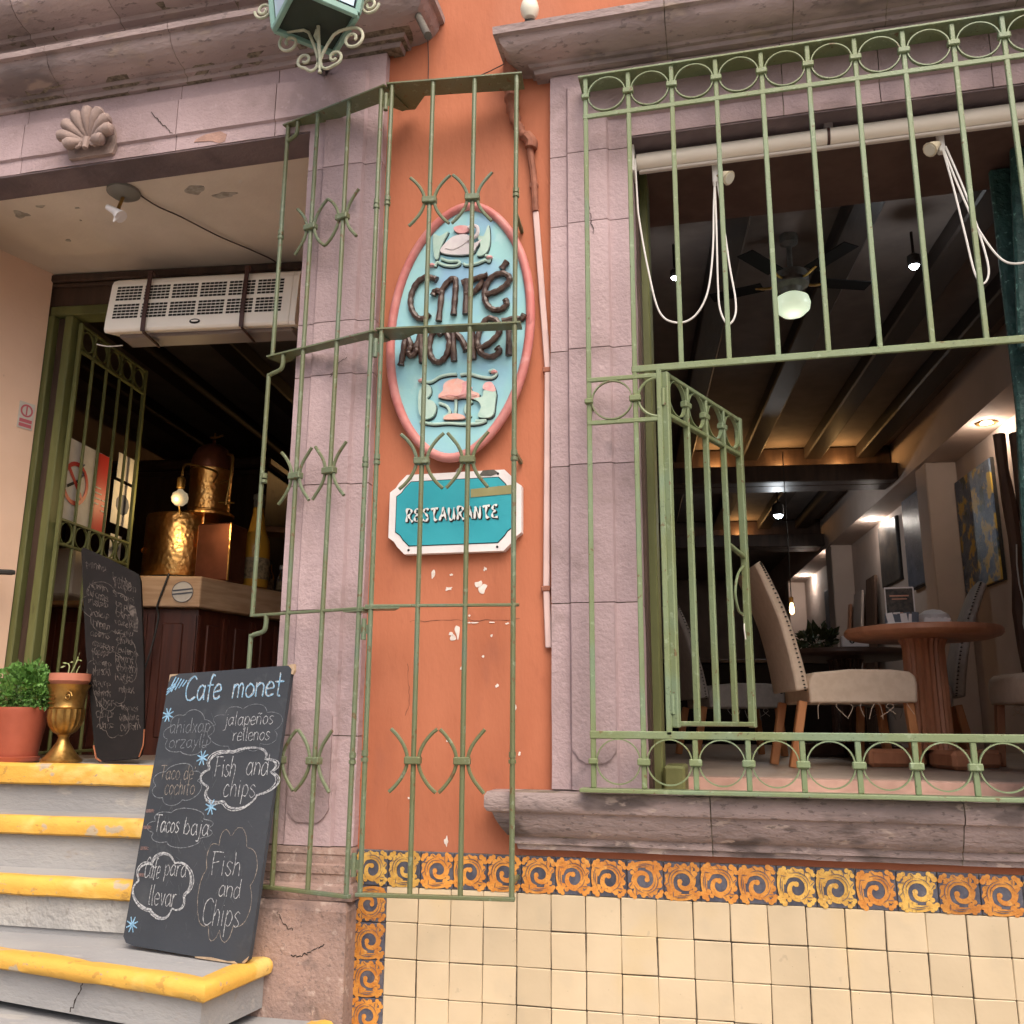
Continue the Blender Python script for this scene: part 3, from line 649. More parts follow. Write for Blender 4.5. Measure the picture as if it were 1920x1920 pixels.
# left (and mirrored right) side panel of the opening
for sx in (1, -1):
    xo = lambda x: x if sx > 0 else XB[0]+XB[-1]-x
    px = xo(-.199)
    bar((px, GY, zL1), (px, GY, zM), wg, .018, .014, 'post')
    for z in (2.585, 2.738): bar((xo(-.443), GY-.001, z), (px, GY-.001, z), wg, .016, .010, 'rail')
    place('ring', ringm, wg, T3((xo(-.435)+xo(-.279))/2, GY-.002, 2.6615))
    pts = [(xo(-.279+.0785-.069*math.cos(R(a))), GY-.002, 2.6615+.068*math.sin(R(a))) for a in range(-92, 93, 12)]
    part('half_ring', MB().tube(pts, .005, 6), green2, wg, True)
    place('collar', endm, wg, T3(xo(-.435), GY-.003, 2.6615)); place('collar', colm, wg, T3(xo(-.279), GY-.003, 2.6615))
    bar((xo(-.277), GY, zM), (xo(-.277), GY, 2.738), wg, .012, .01, 'stay')
    for z in (2.66, 1.66): part('hinge', MB().tube([(xo(-.186), GY-.004, z-.03), (xo(-.186), GY-.004, z+.03)], .007, 8), green2, wg, True)
for x in (-.435, 1.438):
    for z in (3.9, 2.66, 1.485): part('wall_tie', MB().obox((x, -.045, z), (x, GY, z), .012, .008), green2, wg)
# hinged gate standing open into the room
H0, H1 = Vector((-.178, -.125, 0)), Vector((.060, .420, 0)); HD = (H1-H0).normalized(); LG = (H1-H0).length
gt = thing('casement_gate', 'narrow green iron gate with rings swung open behind the window grille', 'gate', (H0.x, H0.y, 1.58))
def gp(s_, z, off=0): return H0+HD*s_+Vector((HD.y, -HD.x, 0))*off+Vector((0, 0, z))
g0, g1, g2 = 1.588, 2.600, 2.748
for s_ in (0, LG): part('post', MB().obox(gp(s_, g0), gp(s_, g2), .026, .022, tuple(HD), .003), green2, gt)
for z in (g0+.012, g1, g2-.008): part('rail', MB().obox(gp(0, z), gp(LG, z), .020, .016, (0, 0, 1), .003), green2, gt)
for i in range(1, 4): part('bar', MB().obox(gp(LG*i/4, g0+.01), gp(LG*i/4, g2-.01), .022, .014, tuple(HD), .003), green2, gt)
for i in range(4):
    part('ring', MB().ring(gp(LG*(i+.5)/4, (g1+g2)/2), .064, .014, .004, 28, tuple(HD)), green2, gt, True)
    if i: part('collar', MB().obox(gp(LG*i/4-.022, (g1+g2)/2), gp(LG*i/4+.022, (g1+g2)/2), .024, .022, (0, 0, 1), .003), green2, gt)
part('latch_bar', MB().obox(gp(LG*.75, 2.235), gp(LG, 2.205), .018, .014, (0, 0, 1), .003), green2, gt)
part('latch_hook', MB().tube(crom([gp(LG*.97, 2.17), gp(LG*.88, 2.13), gp(LG*.83, 2.06), gp(LG*.87, 2.0), gp(LG*.94, 1.985), gp(LG*.95, 1.93)], 5), .005, 6), green2, gt, True)
part('wire_tie', MB().tube(crom([gp(LG*.92, 1.99), gp(LG*.95, 1.975), gp(LG*.94, 1.94), gp(LG*.955, 1.90)], 4), .0025, 5), cordm, gt, True)

# ================================================================== folding gate
fg = thing('folding_gate', 'tall green iron folding gate half open in front of the terracotta wall', 'gate', (-1.19, -.17, 1.06))
def leaf(P0, P1, nb, left):
    P0 = Vector((*P0, 0)); P1 = Vector((*P1, 0)); d = (P1-P0); L = d.length; d.normalize(); n = Vector((d.y, -d.x, 0))
    if n.y > 0: n = -n
    pt = lambda s_, z, o=0: P0+d*s_+n*o+Vector((0, 0, z-(.0075 if left else 0)))
    zb, zt = 1.072, 3.972
    root = part('gate_leaf', MB().obox(pt(-.012, zb), pt(L+.012, zb), .020, .012, (0, 0, 1), .002), green, fg)
    def plate(z, wd, th=.006):
        a, b = -.02, L+.02; k = .05
        nt_ = [pt(a, z, .012), pt(b, z, .012), pt(b, z, -.012)] if left else [pt(a, z, .012), pt(b, z, .012)]
        # flat plate with a notch at the hinge end
        if left: o_ = [pt(a, z, .012), pt(b, z, .012), pt(b, z, -wd), pt(b-.03, z, -wd), pt(b-.075, z, -wd*.45), pt(a+.12, z, -wd*.40), pt(a+.05, z, -wd*.75), pt(a, z, -wd*.75)]
        else: o_ = [pt(a, z, .012), pt(b, z, .012), pt(b, z, -wd*.55), pt(a+.13, z, -wd*.5), pt(a+.075, z, -wd), pt(a+.03, z, -wd), pt(a, z, -wd*.5)]
        part('plate', MB().poly(o_, (0, 0, 1), th), green, root)
    plate(zt, .15); plate(2.967, .09)
    part('rail', MB().obox(pt(-.02, 1.977), pt(L+.02, 1.977), .014, .010, (0, 0, 1), .002), green, root)
    part('rail', MB().poly([pt(-.02 if not left else L-.06, 1.967, .01), pt(.10 if not left else L+.02, 1.967, .01), pt(.07 if not left else L+.02, 1.967, -.05), pt(-.02 if not left else L-.04, 1.967, -.05)], (0, 0, 1), .005), green, root)
    for i in range(nb):
        s_ = L*i/(nb-1); jj = random.uniform(-.003, .003)
        if left and i == 0:
            for z0, z1, o_ in ((2.967, zt, 0), (1.977, 2.90, -.0), (zb, 1.91, -.0)):
                part('bar', MB().tube([pt(s_-(.0 if z0 > 2.9 else .012), z0, o_), pt(s_-(.0 if z1 > 3 else .012), z1, o_)], .0085, 8), green, root, True)
            for z in (2.967, 1.977):
                part('pivot', MB().tube(crom([pt(s_-.012, z-.075), pt(s_+.006, z-.068), pt(s_+.045, z-.060), pt(s_+.056, z-.04), pt(s_+.056, z)], 4), .0085, 8), green, root, True)
            part('pivot', MB().tube(crom([pt(s_, zt-.075), pt(s_+.03, zt-.065), pt(s_+.05, zt-.05), pt(s_+.052, zt)], 4), .0085, 8), green, root, True)
        else:
            part('bar', MB().tube([pt(s_+jj, zb), pt(s_, 1.977), pt(s_-jj, 2.967), pt(s_, zt)], .0088, 8), green, root, True)
        for z in (3.47, 2.475, 1.48):
            if i in (0, nb-1):
                part('clip', MB().tube([pt(s_, z-.006), pt(s_, z+.006)], .0125, 8).tube([pt(s_, z+.012), pt(s_, z+.030)], .0115, 8), green, root, True)
            else:
                for sg in (-1, 1):
                    tip = .074+random.uniform(-.004, .004); pf = [(tip, .098), (.056, .080), (.036, .054), (.0230, .027), (.0185, 0), (.0230, -.027), (.036, -.054), (.056, -.080), (tip, -.098)]
                    pts = crom([pt(s_+sg*a_, z+b_, .004) for a_, b_ in pf], 5)
                    part('scroll', MB().tube(pts, .0062, 7), green, root, True)
                part('collar', MB().obox(pt(s_, z-.012, .004), pt(s_, z+.012, .004), .054, .028, tuple(n), .003), green, root)
    return root
leaf((-1.665, -.058), (-1.212, -.187), 4, True)
leaf((-1.170, -.186), (-.693, -.136), 4, False)
for z in (3.90, 2.90, 1.90, 1.16): part('hinge_barrel', MB().tube([(-1.191, -.190, z-.035), (-1.191, -.190, z+.035)], .009, 8).obox((-1.215, -.187, z), (-1.168, -.187, z), .004, .03, (0, 0, 1)), green, fg, True)
for z in (1.12, 2.5, 3.4): part('wall_stay', MB().obox((-.693, -.136, z), (-.70, .0, z), .012, .012, (0, 0, 1)), green, fg)

# ================================================================== oval sign
ov = thing('oval_sign', 'oval pale blue cafe sign with pink rim and raised brown letters', 'sign', (-.924, -.02, 2.50))
OC = Vector((-.924, 0, 3.012)); tl = R(3.2)
def op(x, z, y): return Vector((OC.x+x, y, OC.z+z))
def oval(rx, rz, y, n=72):
    out = []
    for i in range(n):
        a = 2*math.pi*i/n; x, z = rx*math.cos(a), rz*math.sin(a)
        # a little pointed towards both ends
        x *= 1-.10*abs(math.sin(a))**4
        out.append(op(x*math.cos(tl)+z*math.sin(tl), -x*math.sin(tl)+z*math.cos(tl), y))
    return out
part('panel', MB().poly(oval(.262, .49, -.042), (0, 1, 0), .038), signblue, ov)
rp = oval(.266, .494, -.044); part('rim', MB().tube(rp+rp[:2], .017, 10, False), signrim, ov, True)
LET = {'C': [[(-.09, .201), (-.105, .209), (-.135, .216), (-.169, .195), (-.19, .145), (-.187, .096), (-.165, .058), (-.139, .049), (-.116, .068)]],
 'A': [[(-.104, .139), (-.095, .155), (-.074, .152), (-.071, .133), (-.079, .034)], [(-.08, .14), (-.046, .188), (-.018, .194), (-.018, .127), (-.022, .053)]],
 'F': [[(.025, .189), (.024, .051)], [(.008, .177), (.059, .188), (.107, .198)], [(.02, .129), (.059, .14), (.09, .176)]],
 'E': [[(.101, .121), (.145, .131), (.18, .154), (.189, .18), (.161, .199), (.122, .187), (.098, .145), (.099, .094), (.123, .062), (.157, .056), (.179, .074), (.174, .094)], [(.158, .216), (.18, .245)]],
 'M': [[(-.206, -.004), (-.213, -.069), (-.221, -.128)], [(-.203, -.008), (-.185, -.054), (-.192, -.083), (-.177, -.095), (-.162, -.074), (-.171, -.052)], [(-.164, -.062), (-.147, -.013)], [(-.148, -.007), (-.139, -.126)]],
 'O': [[(-.082, -.001), (-.105, -.02), (-.112, -.078), (-.096, -.118), (-.07, -.128), (-.045, -.102), (-.036, -.05), (-.053, -.01), (-.082, -.001), (-.067, -.023)]],
 'N': [[(-.024, -.007), (-.016, -.129)], [(-.021, -.01), (.011, -.048), (.03, -.094)], [(.048, -.013), (.057, -.129)]],
 'E2': [[(.072, -.092), (.119, -.07), (.152, -.032), (.145, .01), (.112, .025), (.086, -.002), (.071, -.059), (.086, -.107), (.125, -.125), (.154, -.108), (.146, -.092)]],
 'T': [[(.163, .009), (.208, .015), (.235, .013), (.245, .028)], [(.188, .005), (.189, -.125)]]}
for kx, strokes in LET.items():
    mb = MB()
    for s_ in strokes:
        c = crom(s_ if len(s_[0]) == 3 else [(a, b, 0) for a, b in s_], 6); n = len(c)
        mb.tube([op(p[0], p[1], -.052) for p in c], [(.0118 if 0 < i < n-1 else .0135)+.0012*math.sin(i*1.7) for i in range(n)], 8)
    part('letter', mb, signbrown, ov, True)
REL = [('leafL', rel_g, [(-.109, .389), (-.086, .38), (-.068, .387), (-.05, .394), (-.067, .359), (-.081, .323), (-.089, .287), (-.104, .301)]),
 ('leafR', rel_g, [(.062, .368), (.088, .359), (.107, .403), (.113, .337), (.103, .296), (.08, .28), (.063, .288), (.077, .323)]),
 ('flower', rel_p, [(-.03, .407), (-.01, .414), (.02, .41), (.037, .396), (.015, .381), (-.015, .387)]),
 ('swan', rel_w, [(-.077, .312), (-.067, .34), (-.032, .37), (.009, .376), (.035, .365), (.049, .333), (.082, .347), (.062, .319), (.045, .295), (-.013, .294)]),
 ('lily', rel_o, [(-.072, -.262), (-.056, -.24), (-.053, -.217), (-.037, -.204), (-.008, -.198), (.02, -.207), (.043, -.225), (.054, -.249), (.08, -.262), (.072, -.281), (.021, -.273), (-.024, -.276)]),
 ('padL', rel_g, [(-.145, -.233), (-.125, -.212), (-.105, -.219), (-.101, -.248), (-.115, -.267), (-.092, -.277), (-.08, -.301), (-.09, -.335), (-.124, -.344), (-.143, -.32), (-.148, -.273)]),
 ('padR', rel_g, [(.099, -.252), (.141, -.255), (.14, -.306), (.134, -.345), (.112, -.355), (.078, -.347), (.089, -.314), (.077, -.29), (.061, -.28), (.094, -.274)]),
 ('flower', rel_p, [(.096, -.246), (.102, -.224), (.127, -.223), (.141, -.25), (.133, -.259)]),
 ('bud', rel_o, [(-.05, -.349), (-.034, -.334), (-.006, -.331), (.023, -.34), (.029, -.352), (-.005, -.353)])]
for i, (nm, mt, pts) in enumerate(REL):
    nm2 = {'leafL': 'leaf_relief', 'leafR': 'leaf_relief', 'padL': 'leaf_relief', 'padR': 'leaf_relief', 'flower': 'flower_relief', 'swan': 'swan_relief', 'lily': 'lily_relief', 'bud': 'flower_relief'}[nm]
    c = crom(pts, 3, True); cx = sum(p[0] for p in pts)/len(pts); cz = sum(p[1] for p in pts)/len(pts)
    ro = part(nm2, MB().poly([op(p[0], p[1], -.0535-.0004*i) for p in c], (0, 1, 0), .012), mt, ov)
    part('outline', MB().poly([op(cx+(p[0]-cx)*1.05+.0015, cz+(p[1]-cz)*1.05-.003, -.0455) for p in c], (0, 1, 0), .004), rel_k, ro)
for pts, mt in (([(-.1, .258), (-.092, .275), (-.065, .26), (-.024, .252), (-.004, .26), (-.013, .271), (-.048, .275), (-.077, .289)], rel_g), ([(.011, .259), (.023, .25), (.063, .253), (.095, .263), (.109, .255), (.112, .273), (.095, .281)], rel_g),
        ([(-.143, -.193), (-.105, -.201), (-.071, -.184), (-.037, -.178), (-.006, -.179)], rel_g), ([(.008, -.182), (.042, -.182), (.087, -.197), (.126, -.203), (.142, -.19), (.132, -.175), (.115, -.179)], rel_g),
        ([(-.141, -.351), (-.09, -.363), (-.033, -.364), (.023, -.371), (.079, -.372), (.106, -.363), (.068, -.363)], rel_g), ([(-.007, -.277), (-.007, -.312), (-.011, -.34)], rel_g),
        ([(-.07, -.285), (-.04, -.30), (-.03, -.325), (-.05, -.34)], rel_g), ([(.055, -.288), (.035, -.30), (.03, -.325), (.05, -.345)], rel_g)):
    c = crom([(a, b, 0) for a, b in pts], 5)
    ro = part('stem_relief', MB().tube([op(p[0], p[1], -.0475) for p in c], .0058, 7), mt, ov, True)
    part('outline', MB().ribbon([op(p[0]+.001, p[1]-.004, -.0432) for p in c], .012, (0, -1, 0)), rel_k, ro)
for x, z in ((-.112, .262), (.112, .268), (.135, -.185), (-.14, -.196)): part('flower_relief', MB().lathe([(.001, -.004), (.012, -.002), (.013, .004), (.004, .010)], op(x, z, -.05), 10), rel_p, ov, True)
for k, (a_, l_) in enumerate(((150, .062), (30, .062), (122, .066), (58, .066), (90, .070))):
    d = Vector((math.cos(R(a_)), math.sin(R(a_)))); q = Vector((-d.y, d.x)); b_ = Vector((.002, -.268))
    pt_ = [b_+d*l_*t_+q*w_ for t_, w_ in ((.0, .006), (.35, .019), (.7, .015), (1.0, .0), (.7, -.015), (.35, -.019), (.0, -.006))]
    po = part('petal_relief', MB().poly([op(p.x, p.y, -.0575-.0012*k) for p in pt_], (0, 1, 0), .006), (rel_o, rel_p)[k % 2], ov)
part('swan_neck', MB().tube(crom([op(.03, .345, -.056), op(.062, .362, -.057), op(.066, .392, -.057), op(.046, .405, -.057), op(.030, .396, -.057)], 5), .0075, 7), rel_w, ov, True)
part('swan_wing', MB().poly([op(x_, z_, -.0575) for x_, z_ in ((-.06, .325), (-.03, .355), (.012, .362), (.03, .345), (.0, .325), (-.03, .315))], (0, 1, 0), .006), rel_w, ov)
part('petal_lines', MB().tube(crom([op(-.07, -.268, -.0575), op(-.03, -.262, -.064), op(.0, -.268, -.066), op(.04, -.262, -.064), op(.075, -.27, -.0575)], 5), .0022, 5), rel_p, ov, True)

# ================================================================== restaurant plate
rs = thing('restaurant_sign', 'teal rectangular sign with white clipped-corner frame under the oval sign', 'sign', (-.93, -.01, 2.17))
def octo(x0, x1, z0, z1, k, y): return [(x0+k, y, z0), (x1-k, y, z0), (x1-k*.55, y, z0+k*.45), (x1-k*.35, y, z0+k*.75), (x1, y, z0+k), (x1, y, z1-k), (x1-k*.35, y, z1-k*.75), (x1-k*.55, y, z1-k*.45), (x1-k, y, z1), (x0+k, y, z1), (x0+k*.55, y, z1-k*.45), (x0+k*.35, y, z1-k*.75), (x0, y, z1-k), (x0, y, z0+k), (x0+k*.35, y, z0+k*.75), (x0+k*.55, y, z0+k*.45)]
part('frame', MB().poly(octo(-1.176, -.690, 2.178, 2.468, .062, -.034), (0, 1, 0), .03), signwhite, rs)
part('panel', MB().poly(octo(-1.148, -.722, 2.208, 2.440, .052, -.0365), (0, 1, 0), .006), teal, rs)
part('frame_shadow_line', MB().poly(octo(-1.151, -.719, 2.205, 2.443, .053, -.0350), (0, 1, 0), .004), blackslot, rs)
part('tape_strip', MB().poly([(-.872, -.0385, 2.372), (-.720, -.0385, 2.378), (-.722, -.0385, 2.410), (-.873, -.0385, 2.402)], (0, 1, 0), .0015), tape, rs)
def text_mesh(name, txt, size, mat, parent, m4, ext=.002, off=0, shear=0):
    cu = bpy.data.curves.new('t', 'FONT'); cu.body = txt; cu.size = size; cu.extrude = ext; cu.align_x = 'CENTER'; cu.align_y = 'CENTER'; cu.offset = off; cu.shear = shear; cu.resolution_u = 3
    to = bpy.data.objects.new('t', cu); COL.objects.link(to); dg = bpy.context.evaluated_depsgraph_get()
    me = bpy.data.meshes.new_from_object(to.evaluated_get(dg)); bpy.data.objects.remove(to); bpy.data.curves.remove(cu)
    me.materials.clear(); me.materials.append(mat); me.name = name
    return place(name, me, parent, m4)
RX = Matrix.Rotation(R(90), 4, 'X')
CAPS = {'R': [[(.1, 0), (.12, .5), (.1, 1)], [(.02, .96), (.4, 1.02), (.55, .78), (.35, .55), (.14, .5)], [(.25, .5), (.45, .2), (.66, -.02)]], 'E': [[(.5, .95), (.2, 1), (.1, .7), (.3, .55), (.08, .35), (.15, .05), (.55, .06)]],
 'S': [[(.55, .88), (.3, 1.0), (.1, .78), (.35, .52), (.52, .25), (.3, .0), (.04, .14)]], 'T': [[(0, .88), (.3, 1.0), (.62, .94)], [(.33, .96), (.28, .4), (.42, .0), (.55, .1)]], 'A': [[(.02, 0), (.2, .55), (.36, 1.0), (.46, .5), (.62, .0)], [(.14, .36), (.5, .40)]],
 'U': [[(.06, .98), (.1, .3), (.28, .0), (.5, .2), (.52, .98)], [(.52, .5), (.6, .0)]], 'N': [[(.06, 0), (.1, .95)], [(.08, .95), (.3, .5), (.52, .04)], [(.52, .0), (.54, .98)]]}
rr = random.Random(9); x = -1.112
for ch in 'RESTAURANTE':
    for dx, dz, yy, wk, mt, nm in ((.0035, -.004, -.0380, 1.5, blackslot, 'letter_shadow'), (0, 0, -.0390, .95, letw, 'letter')):
        mb = MB(); rs_ = random.Random(ord(ch)+int(x*1000)); yl = yy
        for st_ in CAPS[ch]:
            yl -= .0001; c = crom([(x+dx+a*.041, yl, 2.294+dz+b*.046+.005*(x+.94)) for a, b in st_], 5)
            mb.ribbon(c, [(.0058+.0035*math.sin(i*.9))*wk for i in range(len(c))], (0, -1, 0))
        part(nm, mb, mt, rs, fix=False)
    x += .0316
for x, z in ((-1.098, 2.192), (-.775, 2.192), (-.775, 2.454), (-1.098, 2.454)): part('screw', MB().tube([(x, -.0335, z), (x, -.036, z)], .0045, 8), blackslot, rs)
part('broken_corner', MB().poly([(-.845, -.0355, 2.450), (-.80, -.0355, 2.447), (-.772, -.0355, 2.456), (-.79, -.0355, 2.470), (-.83, -.0355, 2.469)], (0, 1, 0), .002), darkiron, rs)

# ================================================================== pipes and cables on the wall
cd = thing('wall_conduit', 'thin pinkish conduit running down the terracotta wall beside the window', 'pipe', (-.6, -.01, 1.84))
part('painted_pipe', MB().tube(crom([(-.735, -.05, 4.15), (-.742, -.03, 4.02), (-.738, -.02, 3.93), (-.715, -.02, 3.84), (-.678, -.022, 3.775)], 6), [.031+.004*math.sin(i*2.1)-.0006*i for i in range(25)], 9), conduit_o, cd, True)
part('elbow_joint', MB().tube(crom([(-.680, -.022, 3.79), (-.660, -.022, 3.76), (-.662, -.022, 3.735)], 4), .024, 9), conduit_o, cd, True)
part('painted_pipe', MB().tube([(-.668, -.018, 3.75), (-.652, -.016, 3.61), (-.645, -.014, 3.47)], .013, 8), conduit_o, cd, True)
part('cable_cover', MB().obox((-.645, -.012, 3.47), (-.600, -.012, 2.84), .022, .014, (0, 1, 0), .003), conduit_w, cd)
part('cable_cover', MB().obox((-.600, -.012, 2.83), (-.606, -.012, 2.05), .022, .014, (0, 1, 0), .003), conduit_w, cd)
part('cable_cover', MB().obox((-.606, -.012, 2.04), (-.5985, -.012, 1.845), .022, .014, (0, 1, 0), .003), conduit_w, cd)
for x, z in ((-.6055, 2.045), (-.6, 2.835), (-.65, 3.58)): part('clamp', MB().box((x-.018, -.022, z-.010), (x+.014, -.002, z+.010), .003), conduit_o, cd)
tag(part('grey_pole', MB().tube([(-1.19, .02, 4.545), (-.995, -.29, 4.075)], .015, 10), darkiron, None, True), 'stub of grey metal pole slanting out of the wall above the gate', 'pole')
tag(part('wall_cable', MB().tube(crom([(-1.10, -.012, 4.40), (-1.088, -.012, 4.20), (-1.085, -.012, 4.10), (-1.06, -.012, 4.085), (-.90, -.012, 4.09), (-.76, -.03, 4.12)], 8), .0022, 5), cablem, None, True), 'thin dark cable hanging on the wall between the two cornices', 'cable')
gl = thing('globe_lamp', 'white globe lamp on a black base above the window cornice', 'lamp', (-.643, -.12, 4.16))
part('globe', MB().lathe([(.002, 4.205), (.02, 4.210), (.032, 4.228), (.036, 4.25), (.031, 4.275), (.018, 4.292), (.002, 4.297)], (-.643, -.14, 0), 18), bulbw, gl, True)
part('base', MB().lathe([(.05, 4.158), (.05, 4.168), (.03, 4.192), (.022, 4.212)], (-.645, -.12, 0), 16), blackm, gl, True)

# ================================================================== street lantern
lt = thing('wall_lantern', 'pale green iron lantern with scrolls hanging above the door lintel', 'lantern', (-1.37, -.45, 4.0))
lc = Vector((-1.37, -.45)); zb = 4.072
def lq(r_, z): return [(lc.x-r_, lc.y, z), (lc.x, lc.y-r_, z), (lc.x+r_, lc.y, z), (lc.x, lc.y+r_, z)]
b0, b1 = lq(.163, zb), lq(.225, zb+.40)
part('bottom_plate', MB().poly(lq(.158, zb+.004), (0, 0, 1), .006), lantd, lt)
for i in range(4):
    j = (i+1) % 4; A, B, C_, D_ = Vector(b0[i]), Vector(b0[j]), Vector(b1[j]), Vector(b1[i]); cen = Vector((lc.x, lc.y, zb+.2))
    part('corner_bar', MB().obox(A, D_, .020, .020, (0, 1, 0), .003), lantm, lt)
    part('bottom_bar', MB().obox(A, B, .018, .028, (0, 0, 1), .003), lantm, lt)
    part('top_bar', MB().obox(D_, C_, .018, .028, (0, 0, 1), .003), lantm, lt)
    ins = lambda p: p+(cen-p)*.02
    part('glass_pane', MB().poly([ins(A.lerp(B, .08).lerp(D_, .06)), ins(B.lerp(A, .08).lerp(C_, .06)), ins(C_.lerp(D_, .06)), ins(D_.lerp(C_, .06))], (0, 0, 1), .003), lglass, lt)
part('roof', MB().add([*[Vector(p)+Vector((0, 0, .0)) for p in lq(.25, zb+.42)], *lq(.05, zb+.60)], [(0, 1, 5, 4), (1, 2, 6, 5), (2, 3, 7, 6), (3, 0, 4, 7), (3, 2, 1, 0), (4, 5, 6, 7)]), lantm, lt)
yb = -.42
def curl(cx, cz, r0, turns, a0, sgn, y=yb, lead=None, r=.0065):
    pts = list(lead or []); n = int(turns*14)
    for i in range(n+1):
        a = a0+sgn*2*math.pi*turns*i/n; rr = r0*(1-.78*i/n); pts.append((cx+rr*math.cos(a), y, cz+rr*math.sin(a)))
    return MB().tube(crom(pts, 2), r, 7)
sx0 = -1.360
part('stem', MB().tube(crom([(sx0+.004, yb, 3.88), (sx0+.002, yb, 3.93), (sx0-.004, yb-.005, 4.0), (sx0-.008, yb-.01, 4.07)], 6), .007, 8), scrollm, lt, True)
for sg, zz in ((-1, 0.045), (1, .015)):
    part('scroll', curl(sx0+sg*.125, 3.985+zz, .046, 1.35, R(90), sg*-1*-1 if 0 else (1 if sg < 0 else -1), yb, [(sx0+sg*.002, yb, 3.915), (sx0+sg*.012, yb, 3.96), (sx0+sg*.05, yb, 4.015+zz), (sx0+sg*.09, yb, 4.03+zz)], .0058), scrollm, lt, True)
    part('scroll', curl(sx0+sg*.058, 3.93+zz*.3, .032, 1.15, R(-90), -1 if sg < 0 else 1, yb, [(sx0+sg*.003, yb, 3.945), (sx0+sg*.010, yb, 3.905), (sx0+sg*.032, yb, 3.893)], .0058), scrollm, lt, True)
for xx, zz, sg in ((-1.60, 4.19, -1), (-1.175, 4.13, 1)):
    part('scroll', curl(xx, zz, .036, 1.6, R(90-sg*90), -sg, yb, None, .0058), scrollm, lt, True)
part('bracket', MB().obox((sx0+.006, yb, 3.885), (-1.53, -.04, 4.20), .018, .018).obox((sx0+.020, yb, 3.90), (-1.515, -.04, 4.21), .010, .010), blackm, lt)
part('leaf', MB().poly([(sx0-.012, yb-.012, 4.005), (sx0-.004, yb-.012, 4.03), (sx0-.016, yb-.012, 4.06), (sx0-.024, yb-.012, 4.03)], (0, 1, 0), .006), scrollm, lt)

# ================================================================== under the door lintel
cs = thing('soffit_spotlight', 'small white spotlight on a round grey base under the door lintel', 'lamp', (-2.584, .168, 3.93))
part('base', MB().lathe([(.072, 3.932), (.072, 3.918), (.05, 3.902), (.02, 3.897), (.002, 3.896)], (-2.584, .168, 0), 22), M('grey_paint', (.20, .19, .165), None, 5, .6), cs, True)
part('arm', MB().tube([(-2.584, .168, 3.90), (-2.588, .150, 3.83)], .008, 8), brass, cs, True)
t = MB().tube([(-2.628, .13, 3.832), (-2.585, .13, 3.805), (-2.553, .13, 3.775)], [.013, .017, .030], 10).tube([(-2.563, .13, 3.79), (-2.578, .115, 3.745)], [.018, .003], 8)
part('lamp_head', t, signwhite, cs, True)
tag(part('lamp_cable', MB().tube(crom([(-2.53, .19, 3.925), (-2.50, .30, 3.920), (-2.44, .40, 3.915), (-2.36, .60, 3.915), (-2.27, .78, 3.92), (-2.20, .90, 3.905), (-2.18, .95, 3.83)], 6), .0035, 6), cablem, None, True), 'black cable drooping from the soffit spotlight to the air curtain', 'cable')
ac = thing('air_curtain', 'white air curtain with slotted grille above the cafe door', 'air curtain', tuple(I(-2.4, 1.05, 3.46)))
a0, a1 = -2.885, -1.93
prof = [(1.19, 3.55), (1.19, 3.80), (1.02, 3.795), (.985, 3.77), (.972, 3.745), (.945, 3.545), (.94, 3.490), (.952, 3.476), (1.12, 3.525)]
t = MB(); n = len(prof); t.add([I(a, b, z) for a in (a0, a1) for b, z in prof], [tuple(range(n)), tuple(range(2*n-1, n-1, -1))]+[(i, n+i, n+(i+1) % n, (i+1) % n) for i in range(n)])
bevel(part('casing', t, white_pl, ac), .006, 2)
part('end_cap', MB().add([I(a, b, z) for a in (a1+.001, a1+.03) for b, z in prof], [tuple(range(n)), tuple(range(2*n-1, n-1, -1))]+[(i, n+i, n+(i+1) % n, (i+1) % n) for i in range(n)]), white_pl, ac)
part('outlet', ibox(MB(), (a0+.04, 1.02, 3.478), (a1-.01, 1.15, 3.53), .006), greyp, ac)
t = MB()
def acp(a, v, o=.0015):   # v = 0 bottom .. 1 top of the sloping face
    p0, p1 = Vector((.945, 3.545)), Vector((.972, 3.745)); p = p0.lerp(p1, v); nn = Vector((-(p1.y-p0.y), p1.x-p0.x)).normalized()*o; return I(a, p.x+nn.x, p.y+nn.y)
slot = mesh('slot', MB().box((-.0095, -.001, -.0032), (.0095, .0015, .0032)), blackslot)
for pa in range(6):
    s0 = a0+.035+pa*.148; npc = 6 if pa else 6
    for r_ in range(11):
        if r_ == 5: continue
        v = .02+.086*r_+.02
        for q in range(6):
            a = s0+.012+q*.0225
            if a > a1-.04: continue
            t.add([acp(a-.0100, v-.029), acp(a+.0100, v-.029), acp(a+.0100, v+.029), acp(a-.0100, v+.029)], [(0, 1, 2, 3)])
part('louvre_slots', t, blackslot, ac)['kind'] = 'stuff'
t = MB()
for q in range(13):
    pass
for a in (-2.672, -2.165):
    t = MB(); ptsb = [(1.20, 3.815), (.955, 3.80), (.930, 3.545), (.930, 3.468), (1.10, 3.46)]
    for (p, q) in zip(ptsb, ptsb[1:]): t.obox(I(a, *p), I(a, *q), .022, .007, tuple(DV*-1+Vector((0, 0, .3))), .001)
    part('strap', t, strapm, ac)
lg = [I(-2.41+.028*math.cos(R(k*30)), .9385, 3.512+.013*math.sin(R(k*30))) for k in range(12)]
part('badge', MB().poly(lg, tuple(DV), .004), blackslot, ac); lg2 = [I(-2.41+.020*math.cos(R(k*30)), .9375, 3.514+.005*math.sin(R(k*30))) for k in range(12)]
part('badge_bar', MB().poly(lg2, tuple(DV), .002), white_pl, ac)
